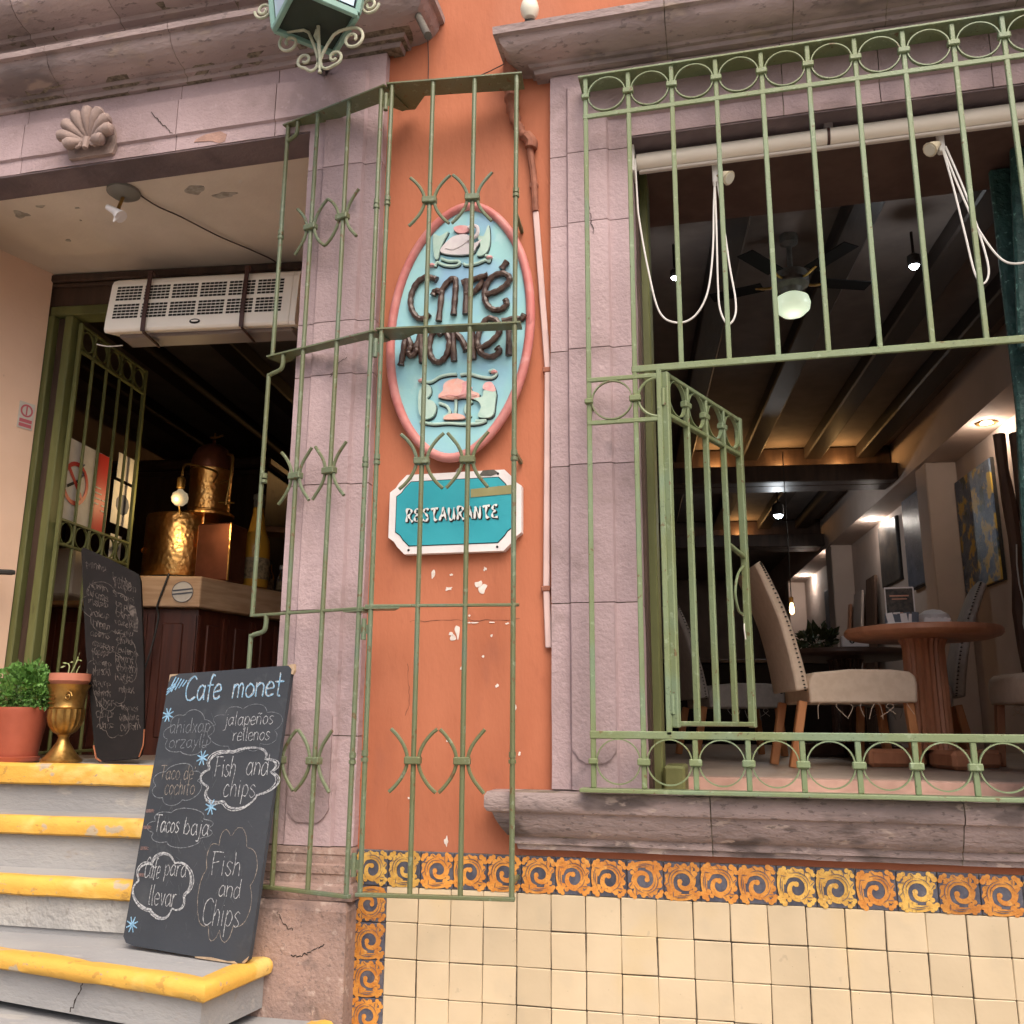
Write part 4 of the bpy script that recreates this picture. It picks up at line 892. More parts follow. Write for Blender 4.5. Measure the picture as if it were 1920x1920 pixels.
part('loose_wire', MB().tube(crom([I(-2.84, 1.05, 3.45), I(-2.90, 1.02, 3.435), I(-2.95, 1.0, 3.44)], 4), .003, 5), cordm, ac, True)

# ================================================================== roller blind with its cords
rb = thing('roller_blind', 'cream roller blind rolled up under the window head', 'blind', (.5, .05, 3.62))
part('fabric_roll', MB().tube([(-.268, .05, 3.662), (1.22, .05, 3.670)], .031, 18), blindm, rb, True)
part('hem_bar', MB().obox((-.262, .055, 3.624), (1.22, .055, 3.632), .012, .020, (0, 1, 0), .003), M('blind_hem', (.62, .56, .5), None, 5, .5), rb)
for x in (-.279, 1.235): part('end_bracket', MB().box((x-.005, .0, 3.60), (x+.005, .09, 3.71), .002), cordm, rb)
part('strap', MB().ring((.418, .05, 3.666), .0335, .010, .003, 24, (0, 1, 0)), strapm, rb, True)
part('strap_bracket', MB().box((.405, .03, 3.694), (.435, .07, 3.713), .002), greyp, rb)
def cord(pts, label, r=.0035): return tag(part('blind_cord', MB().tube(crom(pts, 8), r, 6), cordm, None, True), label, 'cord', 'white cords at the window')
cord([(-.272, .02, 3.66), (-.268, .015, 3.5), (-.262, .01, 3.40), (-.235, .0, 3.20), (-.20, .0, 3.03), (-.145, .0, 2.98), (-.08, .0, 2.995), (-.03, .0, 3.08), (-.005, .03, 3.25), (.006, .06, 3.45), (.014, .09, 3.575)], 'long white cord swagged from the blind end to the left clip lamp')
cord([(.014, .085, 3.572), (.012, .05, 3.35), (.008, .03, 3.12), (.012, .02, 3.02), (.035, .02, 2.965), (.06, .02, 2.99), (.066, .03, 3.06), (.052, .05, 3.2), (.035, .07, 3.42), (.022, .09, 3.575)], 'white cord loop hanging from the left clip lamp')
cord([(.80, .085, 3.59), (.812, .05, 3.42), (.828, .03, 3.22), (.842, .02, 3.07), (.865, .02, 3.03), (.885, .02, 3.08), (.872, .03, 3.22), (.845, .05, 3.40), (.81, .08, 3.59)], 'white cord loop hanging from the right clip lamp')
cord([(.803, .085, 3.59), (.825, .05, 3.43), (.865, .03, 3.25), (.92, .02, 3.12), (.97, .01, 3.085), (1.03, .0, 3.10), (1.10, .0, 3.16)], 'white cord swagged from the right clip lamp to the window edge')
for (x, z, sx, lab) in ((.018, 3.59, 1, 'left clip-on spotlight under the window head'), (.80, 3.605, -1, 'right clip-on spotlight under the window head')):
    cl = thing('clip_spotlight', lab, 'lamp', (x, .1, z), 'clip-on spotlights')
    part('clip', MB().box((x-.012, .08, z-.03), (x+.010, .11, z+.115), .004), cordm, cl)
    part('arm', MB().tube([(x, .09, z), (x+sx*.022, .07, z-.012)], .006, 7), brass, cl, True)
    part('shade', MB().tube([(x+sx*.014, .075, z-.004), (x+sx*.030, .065, z-.018), (x+sx*.048, .055, z-.036)], [.010, .018, .027], 12), M('cream_shade', (.70, .62, .45), None, 5, .5), cl, True)
    part('bulb', MB().tube([(x+sx*.046, .056, z-.034), (x+sx*.050, .0535, z-.038)], .021, 12), bulbw, cl, True)

# ================================================================== chalk writing
G = {'C': ([[(.62, .85), (.42, 1), (.14, .82), (.05, .45), (.15, .1), (.4, 0), (.66, .14)]], .72), 'F': ([[(.14, 0), (.12, .5), (.14, 1)], [(0, .97), (.35, 1), (.66, .98)], [(.12, .52), (.48, .56)]], .66),
 'T': ([[(0, .98), (.35, 1), (.72, .97)], [(.36, 1), (.34, .5), (.34, 0)]], .72), 'a': ([[(.46, .5), (.28, .6), (.07, .4), (.09, .1), (.26, 0), (.46, .22)], [(.47, .6), (.46, .25), (.52, 0)]], .6),
 'b': ([[(.08, 1), (.08, .5), (.08, .02)], [(.08, .42), (.3, .6), (.5, .34), (.36, .03), (.09, .06)]], .58), 'c': ([[(.44, .5), (.26, .6), (.06, .36), (.14, .05), (.34, 0), (.46, .12)]], .52),
 'd': ([[(.44, .5), (.26, .6), (.06, .34), (.12, .04), (.3, 0), (.45, .2)], [(.48, 1), (.46, .4), (.5, 0)]], .6), 'e': ([[(.06, .3), (.45, .34), (.38, .56), (.22, .6), (.05, .36), (.12, .05), (.3, 0), (.46, .1)]], .54),
 'f': ([[(.42, .95), (.28, 1), (.18, .8), (.18, .4), (.17, -.1)], [(.02, .55), (.38, .58)]], .44), 'h': ([[(.08, 1), (.08, .5), (.07, 0)], [(.08, .4), (.26, .6), (.42, .45), (.42, 0)]], .55),
 'i': ([[(.1, .6), (.1, .3), (.12, 0)], [(.1, .78), (.11, .82)]], .26), 'j': ([[(.2, .6), (.2, .1), (.14, -.3), (-.06, -.32)], [(.2, .78), (.21, .82)]], .32), 'l': ([[(.1, 1), (.09, .5), (.12, .02), (.18, 0)]], .26),
 'm': ([[(.06, .6), (.06, 0)], [(.06, .42), (.2, .6), (.32, .45), (.32, 0)], [(.32, .42), (.46, .6), (.58, .45), (.58, 0)]], .7), 'n': ([[(.06, .6), (.06, 0)], [(.06, .42), (.24, .6), (.42, .45), (.42, 0)]], .54),
 'ñ': ([[(.06, .6), (.06, 0)], [(.06, .42), (.24, .6), (.42, .45), (.42, 0)], [(.08, .74), (.2, .82), (.3, .74), (.42, .82)]], .54), 'o': ([[(.28, .6), (.08, .42), (.08, .14), (.26, 0), (.46, .16), (.46, .44), (.26, .6)]], .56),
 'p': ([[(.08, .6), (.08, .1), (.07, -.36)], [(.08, .42), (.28, .6), (.48, .36), (.34, .04), (.09, .08)]], .56), 'r': ([[(.06, .6), (.07, 0)], [(.07, .36), (.2, .58), (.36, .58)]], .42),
 's': ([[(.4, .52), (.22, .6), (.08, .46), (.24, .32), (.4, .16), (.22, 0), (.04, .1)]], .48), 't': ([[(.2, .95), (.18, .4), (.2, .02), (.3, 0)], [(0, .6), (.42, .62)]], .46), 'v': ([[(.04, .6), (.2, 0), (.4, .6)]], .46),
 'y': ([[(.04, .6), (.2, .15)], [(.42, .6), (.22, .1), (.04, -.34)]], .48), 'u': ([[(.06, .6), (.08, .1), (.24, 0), (.4, .2)], [(.42, .6), (.42, 0)]], .54), 'z': ([[(.04, .58), (.4, .58), (.06, .02), (.44, .02)]], .5), 'x': ([[(.04, .6), (.4, 0)], [(.4, .6), (.04, 0)]], .48),
 "'": ([[(.08, .9), (.05, .72)]], .18), ' ': ([], .38)}
def text_width(t): return sum(G[ch][1] for ch in t)
class Board:
    """flat leaning board given by four corners; writing is placed in (u, v) with v downwards"""
    def __init__(s, TL, TR, BR, BL):
        s.c = [Vector(p) for p in (TL, TR, BR, BL)]
        s.n = (s.c[3]-s.c[0]).cross(s.c[1]-s.c[0]).normalized()
        if s.n.y > 0: s.n = -s.n
        s.W = (s.c[1]-s.c[0]).length; s.H = (s.c[3]-s.c[0]).length
    def p(s, u, v, o=0):
        a, b, c, d = s.c; return (1-v)*((1-u)*a+u*b)+v*((1-u)*d+u*c)+s.n*o
    def write(s, mb, t, u0, u1, v, hgt, wd, rr, rise=0, wob=.012):
        """word from u0 to u1 with its base line at v; hgt is the cap height as a fraction of the board height"""
        W = text_width(t); x = 0
        for ch in t:
            gs, w_ = G[ch]
            for st in gs:
                q = crom([(a+rr.uniform(-wob, wob)*2, b+rr.uniform(-wob, wob)*2, 0) for a, b in st], 5)
                pts = [s.p(u0+(u1-u0)*(x+a[0])/W, v-a[1]*hgt-rise*(x+a[0])/W, .0014+rr.random()*.0003) for a in q]
                mb.ribbon(pts, [wd*rr.uniform(.7, 1.15) for _ in pts], s.n)
            x += w_
    def cloud(s, mb, cu, cv, ru, rv, lobes, wd, rr, times=1, jit=.012):
        ph = rr.uniform(0, 6)
        for k in range(times):
            pts = []
            for i in range(lobes*10+1):
                a = 2*math.pi*i/(lobes*10); bump = .80+.24*abs(math.sin(lobes*(a+.22*math.sin(a*2+ph)+.1*math.sin(3*a+ph*2))/2))**.7
                e = 1+rr.uniform(-.006, .006)+k*(.035+.02*math.sin(a*3+k))
                pts.append(s.p(cu+ru*bump*e*math.cos(a), cv+rv*bump*e*math.sin(a), .0013+.0002*k))
            mb.ribbon(pts, [wd*rr.uniform(.6, 1.2) for _ in pts], s.n)
    def star(s, mb, cu, cv, r_, wd):
        for k in range(4):
            a = R(20+45*k); du, dv = math.cos(a)*r_/s.W, math.sin(a)*r_/s.H
            mb.ribbon([s.p(cu-du, cv-dv, .0015), s.p(cu, cv, .0016), s.p(cu+du, cv+dv, .0015)], [wd*.6, wd, wd*.6], s.n)
cb = thing('chalkboard_menu', 'grey leaning chalkboard headed Cafe monet standing on the yellow-edged step', 'chalkboard', (-1.8, -.15, .855))
B = Board((-1.992, -.050, 1.762), (-1.462, -.150, 1.786), (-1.527, -.203, .853), (-2.053, -.100, .853))
sil = [(.0, .0), (.97, .0), (1.0, .015), (1.0, .03), (1.0, .5), (1.003, .93), (1.0, .985), (.965, 1.0), (.7, 1.0), (.10, .992), (.03, .985), (0, .965), (-.003, .5)]
o = part('board', MB().poly([B.p(u, v) for u, v in sil], tuple(-B.n), .016), slate, cb)
part('worn_edge', MB().poly([B.p(u, v, -.001) for u, v in ((.955, -.002), (1.012, -.004), (1.02, .02), (1.012, .034), (.998, .03), (.965, .012))], tuple(-B.n), .012), rawwood, cb)
part('worn_edge', MB().poly([B.p(u, v, .0006) for u, v in ((0, 0), (.075, .0), (.05, .006), (.012, .008), (.0, .03))], tuple(-B.n), .004), rawwood, cb)
part('worn_edge', MB().poly([B.p(u, v, .0006) for u, v in ((.955, .996), (1.0, .975), (.99, .99), (.965, 1.003))], tuple(-B.n), .004), rawwood, cb)
part('worn_edge', MB().poly([B.p(u, v, .0006) for u, v in ((.6, .998), (.72, .994), (.85, .999), (.9, .996), (.93, 1.004), (.6, 1.003))], tuple(-B.n), .004), rawwood, cb)
rr = random.Random(3)
def words(name, mat, lst, wd):
    mb = MB()
    for a in lst: B.write(mb, *a[:5], wd*.82, rr)
    part(name, mb, mat, cb, fix=False)
words('chalk_title', chalkb, [('Cafe', .165, .475, .107, .092), ('monet', .56, .965, .108, .085)], .0062)
mb = MB()
for a in [('Cafe', .160, .470, .105, .092), ('monet', .556, .960, .105, .085)]: B.write(mb, *a, .0036, rr)
part('chalk_title', mb, MATS['white_chalk'], cb, fix=False)
words('chalk_words', chalkf, [('ahidxap', .085, .43, .230, .055), ('orzaylu', .10, .43, .286, .050)], .0034)
words('chalk_words', chalk, [('jalapeños', .535, .925, .208, .050), ('rellenos', .62, .915, .264, .048)], .0030)
words('chalk_words', chalk, [('Fish', .515, .69, .392, .072), ('and', .765, .945, .386, .072), ('chips', .61, .87, .462, .070)], .0036)
words('chalk_words', chalkd, [("Taco de'", .070, .365, .402, .052), ('cochito', .13, .385, .457, .058)], .0032)
words('chalk_words', chalk, [('Tacos', .10, .31, .593, .062), ('baja', .345, .555, .598, .062)], .0042)
words('chalk_words', chalk, [('Cafe', .085, .215, .757, .072), ('para', .245, .43, .743, .062), ('llevar', .155, .385, .846, .068)], .0036)
words('chalk_words', chalk, [('Fish', .61, .85, .728, .078), ('and', .70, .875, .798, .062), ('Chips', .605, .90, .893, .085)], .0034)
def clouds(mat, lst):
    mb = MB()
    for a in lst: B.cloud(mb, *a[:6], rr, a[6])
    part('chalk_cloud', mb, mat, cb, fix=False)
clouds(chalkf, [(.25, .232, .205, .085, 7, .0026, 1), (.705, .220, .29, .085, 8, .0018, 1)])
clouds(chalk, [(.715, .392, .285, .105, 7, .0038, 3), (.245, .780, .225, .105, 6, .0042, 3)])
clouds(chalkf, [(.225, .420, .205, .075, 6, .0028, 1), (.31, .575, .265, .068, 7, .0030, 1)])
clouds(chalkd, [(.755, .755, .215, .185, 8, .0026, 1)])
for u, v in ((.047, .159), (.401, .324), (.536, .499), (.057, .921)):
    mb = MB(); B.star(mb, u, v, .026, .0062); part('chalk_star', mb, chalkb, cb, fix=False)
mb = MB()
for k in range(5): mb.ribbon([B.p(.01+.03*k, .045-.006*k+.03, .0015), B.p(.06+.025*k, .012+.004*k, .0015)], .005, B.n)
for k in range(3): mb.ribbon([B.p(.0, .06+.01*k, .0015), B.p(.07, .035+.006*k, .0015)], .004, B.n)
part('chalk_hatching', mb, chalkb, cb, fix=False)
mb = MB()
for u, v in ((.005, .515), (.005, .575), (.012, .65), (.02, .745)):
    for k in range(4): mb.ribbon([B.p(u, v+.003*k, .0014), B.p(u+.06+.01*(k % 2), v+.003*k-.002, .0014)], .0022, B.n)
part('chalk_smear', mb, chalkr, cb, fix=False)['kind'] = 'stuff'
mb = MB()
for k in range(90):
    u = rr.uniform(.12, .85); v = rr.uniform(.15, .92) if k % 3 else rr.uniform(.5, .78); d = rr.uniform(.01, .05); mb.ribbon([B.p(u, v, .0012), B.p(u+rr.uniform(-.03, .05), v+d, .0012)], rr.uniform(.0008, .002), B.n)
part('chalk_smear', mb, M('faded_chalk', (.10, .108, .12), (.05, .056, .066), 60, .95), cb, fix=False)['kind'] = 'stuff'

bm2 = thing('black_menu_board', 'tall black menu board with faded chalk leaning beside the bar', 'menu board', (-2.68, .62, 1.416))
B = Board((-3.025, .700, 2.412), (-2.715, .735, 2.300), (-2.520, .615, 1.440), (-2.735, .580, 1.420))
sil = [(.0, .02), (.03, .0), (.5, .01), (.97, .035), (1, .07), (1.03, .5), (1.0, .93), (.93, .985), (.85, 1.0), (.15, 1.0), (.04, .98), (0, .93), (-.04, .5)]
part('board', MB().poly([B.p(u, v) for u, v in sil], tuple(-B.n), .018), blackb, bm2)
rr = random.Random(11)
LETS = 'aeoulnmrsthcbdpi'
for ln in range(17):
    v = .085+ln*.047; mb = MB()
    for u0 in (.07+rr.uniform(-.02, .03), .53+rr.uniform(-.04, .04)):
        if rr.random() < .16: continue
        wd_ = ''.join(rr.choice(LETS) for _ in range(rr.randrange(5, 8)))
        B.write(mb, wd_, u0, u0+rr.uniform(.30, .40), v+.012+rr.uniform(-.008, .008)+.03*u0, rr.uniform(.030, .046), .0030, rr, rr.uniform(-.012, .012), .07)
    if mb.v: part('chalk_scribble', mb, chalko, bm2, fix=False)['kind'] = 'stuff'
mb = MB()
for cu, cv, ru, rv in ((.4, .28, .45, .13), (.35, .62, .38, .15), (.72, .52, .2, .12), (.45, .82, .3, .08)): B.cloud(mb, cu, cv, ru, rv, 5, .003, rr, 1)
part('chalk_cloud', mb, chalko, bm2, fix=False)['kind'] = 'stuff'
part('chalk_smear', MB().poly([B.p(u, v, .0012) for u, v in ((.80, .22), (.90, .225), (.95, .30), (.93, .36), (.86, .36), (.87, .30), (.80, .26))], tuple(-B.n), .0008), chalko, bm2)
part('rust_edge', MB().tube([B.p(-.01, .93, .0), B.p(.02, .985, .0), B.p(.12, 1.0, .0)], .004, 6).tube([B.p(1.02, .86, .0), B.p(.99, .94, .0), B.p(.9, .995, .0)], .003, 6), M('rusty_edge', (.30, .10, .04), None, 5, .7), bm2, True)

# ================================================================== pots on the landing
def foliage(c, rx, rz, n, seed, size=.016):
    rr = random.Random(seed); mb = MB()
    for i in range(n):
        while True:
            p = Vector((rr.uniform(-1, 1), rr.uniform(-1, 1), rr.uniform(-1, 1)))
            if p.length < 1 and (p.length > .45 or rr.random() < .3): break
        k = 1+.22*mnoise.noise(p*2.3+Vector((seed, 0, 0)))
        q = Vector((c[0]+p.x*rx*k, c[1]+p.y*rx*k, c[2]+p.z*rz*k))
        d = (p+Vector((rr.uniform(-.6, .6), rr.uniform(-.6, .6), rr.uniform(-.1, .9)))).normalized(); sd_ = d.cross(Vector((rr.uniform(-1, 1), rr.uniform(-1, 1), rr.uniform(-1, 1)))).normalized(); s_ = size*rr.choice((.6, .8, 1, 1.2, 1.7))*rr.uniform(.8, 1.2)
        nn = d.cross(sd_)
        mb.add([q, q+d*s_*.5+sd_*s_*.38+nn*s_*.1, q+d*s_*1.05, q+d*s_*.5-sd_*s_*.38+nn*s_*.1], [(0, 1, 2, 3)])
    return mb
pp = thing('potted_herb', 'bushy green herb in a plain red clay pot on the landing', 'potted plant', (-3.12, .55, 1.416))
part('pot', MB().lathe([(.082, 1.417), (.088, 1.425), (.094, 1.46), (.118, 1.62), (.124, 1.640), (.124, 1.652), (.112, 1.652), (.105, 1.630), (.002, 1.628)], (-3.125, .55, 0), 28), potred, pp, True)
part('saucer', MB().lathe([(.088, 1.4165), (.098, 1.419), (.104, 1.438), (.098, 1.440), (.002, 1.430)], (-3.125, .55, 0), 28), potred, pp, True)
part('soil', MB().lathe([(.002, 1.628), (.108, 1.630), (.10, 1.645), (.002, 1.65)], (-3.125, .55, 0), 16), soil, pp)
mb = foliage((-3.13, .55, 1.735), .135, .10, 1500, 4, .017); f2 = foliage((-3.035, .54, 1.715), .062, .085, 520, 5, .016); f3 = foliage((-3.09, .55, 1.80), .07, .06, 360, 8, .015)
mb.add(f2.v, f2.f); mb.add(f3.v, f3.f); part('foliage', mb, leafm, pp, fix=False)
mb = MB(); rr = random.Random(2)
for k in range(22):
    a = rr.uniform(0, 6.28); r_ = rr.uniform(.02, .11); mb.tube([(-3.125+.03*math.cos(a), .55+.03*math.sin(a), 1.64), (-3.125+r_*math.cos(a), .55+r_*math.sin(a), 1.74)], .002, 4)
part('stems', mb, leafm, pp)['kind'] = 'stuff'
ur = thing('brass_urn', 'fluted brass urn standing between the red pot and the black board', 'urn', (-2.885, .55, 1.416))
uc = (-2.885, .55, 0)
part('foot', MB().lathe([(.085, 1.417), (.086, 1.428), (.07, 1.442), (.045, 1.475), (.026, 1.505), (.022, 1.522), (.028, 1.535)], uc, 28), brass, ur, True)
part('bowl', MB().lathe([(.02, 1.532), (.045, 1.545), (.066, 1.575), (.074, 1.61), (.073, 1.645)], uc, 72, .035, 18), brass, ur, True)
part('neck', MB().lathe([(.070, 1.645), (.074, 1.652), (.070, 1.658), (.072, 1.685), (.078, 1.72), (.088, 1.745), (.092, 1.752), (.084, 1.752)], uc, 28), brass, ur, True)
mb = MB()
for k in range(4): part('relief', MB().tube([(uc[0]+math.cos(a)*.0755*(1+.0*k), uc[1]+math.sin(a)*.0755, 1.672+k*.017) for a in [R(200+q*8) for q in range(9)]], .004, 6), brass, ur, True)
mb.tube([(uc[0]+.052+.020*math.cos(q*.7)*(1-q/16), uc[1]-.062-.004, 1.70+.022*math.sin(q*.7)*(1-q/16)) for q in range(15)], .0045, 6)
part('relief', mb, brass, ur, True)
ip = thing('seedling_pot', 'pink clay pot with a thin seedling set in the brass urn', 'potted plant', (-2.885, .55, 1.735))
part('pot', MB().lathe([(.066, 1.735), (.083, 1.765), (.086, 1.768), (.086, 1.80), (.078, 1.80), (.074, 1.785), (.002, 1.784)], uc, 28), potpink, ip, True)
part('soil', MB().lathe([(.002, 1.784), (.074, 1.785), (.002, 1.792)], uc, 16), soil, ip)
mb = MB()
for pts in ([(-2.90, .55, 1.79), (-2.895, .55, 1.83), (-2.905, .55, 1.845)], [(-2.89, .55, 1.79), (-2.865, .55, 1.84), (-2.855, .55, 1.875)], [(-2.86, .55, 1.79), (-2.85, .55, 1.82)]):
    mb.tube(crom(pts, 4), .0028, 5)
for (x, z, a) in ((-2.905, 1.846, 175), (-2.895, 1.85, 5), (-2.855, 1.876, 60), (-2.865, 1.857, 10), (-2.85, 1.86, -10), (-2.852, 1.82, 40), (-2.915, 1.835, 200)):
    d = Vector((math.cos(R(a)), -.3, math.sin(R(a)))); q = Vector((x, .55, z)); mb.add([q, q+d*.012+Vector((0, 0, .004)), q+d*.024, q+d*.012-Vector((0, 0, .004))], [(0, 1, 2, 3)])
part('seedling', mb, M('pale_leaf', (.45, .48, .25), (.30, .36, .14), 30, .6), ip, fix=False)

# ================================================================== inside the entrance
il = thing('inner_gate', 'olive green iron gate leaf with rings folded back inside the door', 'gate', tuple(I(-3.2, 1.25, 1.42)))
b0, b1, ia = 1.24, 1.92, -3.2
def ip_(b, z, o=0): return I(ia+o, b, z)
for b in (b0, b1): part('post', MB().obox(ip_(b, 1.42), ip_(b, 3.67), .022, .022, tuple(DV), .003), olive, il)
for z in (1.44, 2.475, 2.60, 3.52, 3.66): part('rail', MB().obox(ip_(b0, z), ip_(b1, z), .018, .014, (0, 0, 1), .002), olive, il)
for i in range(1, 5):
    part('bar', MB().tube([ip_(b0+(b1-b0)*i/5, 1.42), ip_(b0+(b1-b0)*i/5, 3.67)], .009, 7), olive, il, True)
for i in range(5):
    for z in (2.538, 3.59): part('ring', MB().ring(ip_(b0+(b1-b0)*(i+.5)/5, z), .058, .012, .004, 26, tuple(DV)), olive, il, True)
def sheet(name, a, bb0, bb1, z0, z1, mat, parent, off=.0): return part(name, MB().add([I(a, bb0, z0), I(a, bb1, z0), I(a, bb1, z1), I(a, bb0, z1), I(a-.002, bb0, z0), I(a-.002, bb1, z0), I(a-.002, bb1, z1), I(a-.002, bb0, z1)], [(0, 1, 2, 3), (7, 6, 5, 4), (0, 4, 5, 1), (1, 5, 6, 2), (2, 6, 7, 3), (3, 7, 4, 0)]), mat, parent)
ns = thing('no_smoking_sign', 'white and red no smoking sign behind the inner gate bars', 'sign', tuple(I(-3.25, 1.5, 2.6)))
sheet('panel', -3.245, 1.27, 1.74, 2.62, 3.06, paper, ns)
def disc(a, b, z, r_, mat, name, parent, rin=0): 
    if rin: return part(name, MB().ring(I(a, b, z), r_, .002, r_-rin, 30, tuple(DV)), mat, parent)
    return part(name, MB().poly([I(a, b+r_*math.cos(R(k*15)), z+r_*math.sin(R(k*15))) for k in range(24)], tuple(-LV), .001), mat, parent)
disc(-3.2425, 1.41, 2.83, .118, redsign, 'ban_ring', ns, .095)
part('ban_bar', MB().obox(I(-3.242, 1.335, 2.905), I(-3.242, 1.485, 2.755), .022, .001, tuple(LV)), redsign, ns)
part('cigarette', MB().obox(I(-3.2425, 1.34, 2.80), I(-3.2425, 1.45, 2.86), .016, .001, tuple(LV)), blackslot, ns)
part('smoke', MB().tube(crom([I(-3.242, 1.45, 2.87), I(-3.242, 1.47, 2.90), I(-3.242, 1.44, 2.92), I(-3.242, 1.47, 2.95)], 4), .005, 5), greyprint, ns)
sheet('red_panel', -3.243, 1.57, 1.738, 2.622, 3.058, redsign, ns)
mb = MB()
for k, (x0, x1) in enumerate(((1.585, 1.65), (1.585, 1.66), (1.585, 1.655), (1.585, 1.64))): mb.box((0, 0, 0), (0, 0, 0)) if 0 else mb.obox(I(-3.241, x0, 2.86-.03*k), I(-3.241, x1, 2.86-.03*k), .008, .001, tuple(LV))
for k in range(3): mb.obox(I(-3.241, 1.67, 2.80-.03*k), I(-3.241, 1.725, 2.80-.03*k), .008, .001, tuple(LV))
part('sign_text_lines', mb, paper, ns)['kind'] = 'stuff'
for i, (bb0, bb1, z0, z1, lab) in enumerate(((1.80, 1.98, 2.97, 3.12, 'blank white notice at the top beside the no smoking sign'), (1.78, 2.0, 2.70, 2.95, 'paper notice with a grey picture beside the no smoking sign'), (1.80, 1.92, 2.50, 2.64, 'small paper low beside the no smoking sign'))):
    o = tag(sheet('paper_notice', -3.245, bb0, bb1, z0, z1, paper, None), lab, 'notice', 'papers on the inner gate')
    if i: part('printed_picture', MB().poly([I(-3.2435, bb0+(bb1-bb0)*(.5+.33*math.cos(R(k*40))), z0+(z1-z0)*(.5+.25*math.sin(R(k*40)))) for k in range(9)], tuple(-LV), .001), greyprint, o)
tag(part('white_cabinet', ibox(MB(), (-3.75, 1.75, 2.28), (-3.42, 2.0, 2.55), .012), M('offwhite_enamel', (.55, .50, .42), (.48, .44, .37), 4, .5), None), 'small off-white cabinet seen low behind the inner gate', 'cabinet')
wd_ = Vector((.265, .964, 0)); wn = Vector((.964, -.265, 0)); sc_ = Vector((-3.477, .7465, 3.118))+wn*.004
sk = part('wall_sticker', MB().poly([sc_+wd_*a+Vector((0, 0, b)) for a, b in ((-.042, -.07), (.042, -.07), (.042, .07), (-.042, .07))], tuple(-wn), .002), paper, None); tag(sk, 'small white sticker with pink print on the peach reveal wall', 'sticker')
part('printed_ring', MB().ring(sc_+wn*.001+Vector((0, 0, .026)), .034, .001, .009, 18, tuple(wd_)), stickerp, sk)
part('printed_bar', MB().obox(sc_+wn*.001+Vector((0, 0, .003)), sc_+wn*.001+Vector((0, 0, .05)), .007, .001, tuple(wn)), stickerp, sk)
for dz in (-.028, -.052): part('printed_block', MB().obox(sc_+wn*.001-wd_*.034+Vector((0, 0, dz)), sc_+wn*.001+wd_*.034+Vector((0, 0, dz)), .018, .001, tuple(wn)), stickerp, sk)
hr = thing('iron_door_hook', 'black iron bar sticking out of the peach reveal wall', 'iron bar', (-3.55, .55, 2.25))
part('arm', MB().tube(crom([(-3.62, .40, 2.235), (-3.53, .50, 2.262), (-3.44, .60, 2.285), (-3.36, .68, 2.292)], 5), [.018]*12+[.014]*3+[.010], 8), blackm, hr, True)
part('fixing', MB().lathe([(.03, 2.20), (.03, 2.27), (.01, 2.275)], (-3.60, .42, 0), 12), blackm, hr)

# the bar
br = thing('bar_counter', 'dark cherry bar counter with a thick pale oak top', 'counter', tuple(I(-3.1, 2.6, 1.4)))
top = [I(-3.8, 2.05, 2.262), I(-2.873, 2.203, 2.262), I(-2.60, 2.98, 2.262), I(-2.35, 3.9, 2.262), I(-2.9, 4.0, 2.262), I(-3.25, 2.9, 2.262), I(-3.8, 2.75, 2.262)]
bevel(part('counter_top', MB().poly(top, (0, 0, 1), .186), oak, br), .008, 2)
cen = I(-3.15, 2.8, 0)
bs = [p+(Vector((cen.x, cen.y, p.z))-p).normalized()*.07 for p in top]
part('counter_body', MB().poly([(p.x, p.y, 1.401) for p in bs], (0, 0, 1), .855), cherry, br)
def along(i, j, n):
    A, B_ = Vector((bs[i].x, bs[i].y, 0)), Vector((bs[j].x, bs[j].y, 0)); d = B_-A
    nn = Vector((d.y, -d.x, 0)).normalized()
    for k in range(n):
        p = A+d*((k+.08)/n)+nn*.004; q = A+d*((k+.92)/n)+nn*.004
        mb = MB()
        mb.obox(p+Vector((0, 0, 1.45)), p+Vector((0, 0, 2.22)), .03, .02, tuple(nn)).obox(q+Vector((0, 0, 1.45)), q+Vector((0, 0, 2.22)), .03, .02, tuple(nn))
        m_ = (p+q)/2; mb.obox(m_+Vector((0, 0, 1.5)), m_+Vector((0, 0, 2.17)), (q-p).length*.5, .016, tuple(nn), .006)
        part('panel', mb, cherry, br)
along(0, 1, 3); along(1, 2, 3); along(2, 3, 3)
mb = MB()
for k in range(14): mb.lathe([(.012, 0), (.016, .02), (.012, .04)], Vector((bs[2].x, bs[2].y, 1.62+.042*k))+Vector((.0, -.012, 0)), 8)
part('turned_post', mb, cherry, br, True)
dct = thing('bar_roundel', 'round pale sticker with two grey bars on the oak counter edge', 'sticker', (-3.177, 1.83, 2.30))
cc = I(-2.976, 2.186, 2.352); dd = (I(-2.873, 2.203, 0)-I(-3.8, 2.05, 0)).normalized(); nn = Vector((dd.y, -dd.x, 0))
part('disc', MB().poly([cc+dd*.062*math.cos(R(k*12))+Vector((0, 0, .062*math.sin(R(k*12))))+nn*.004 for k in range(30)], tuple(-nn), .003), paper, dct)
part('rim', MB().ring(cc+nn*.005, .0635, .002, .003, 30, tuple(dd)), greyprint, dct)
for dz in (-.010, .012): part('printed_bar', MB().obox(cc+nn*.0055-dd*.058+Vector((0, 0, dz-.006)), cc+nn*.0055+dd*.058+Vector((0, 0, dz+.008)), .009, .001, tuple(nn)), greyprint, dct)
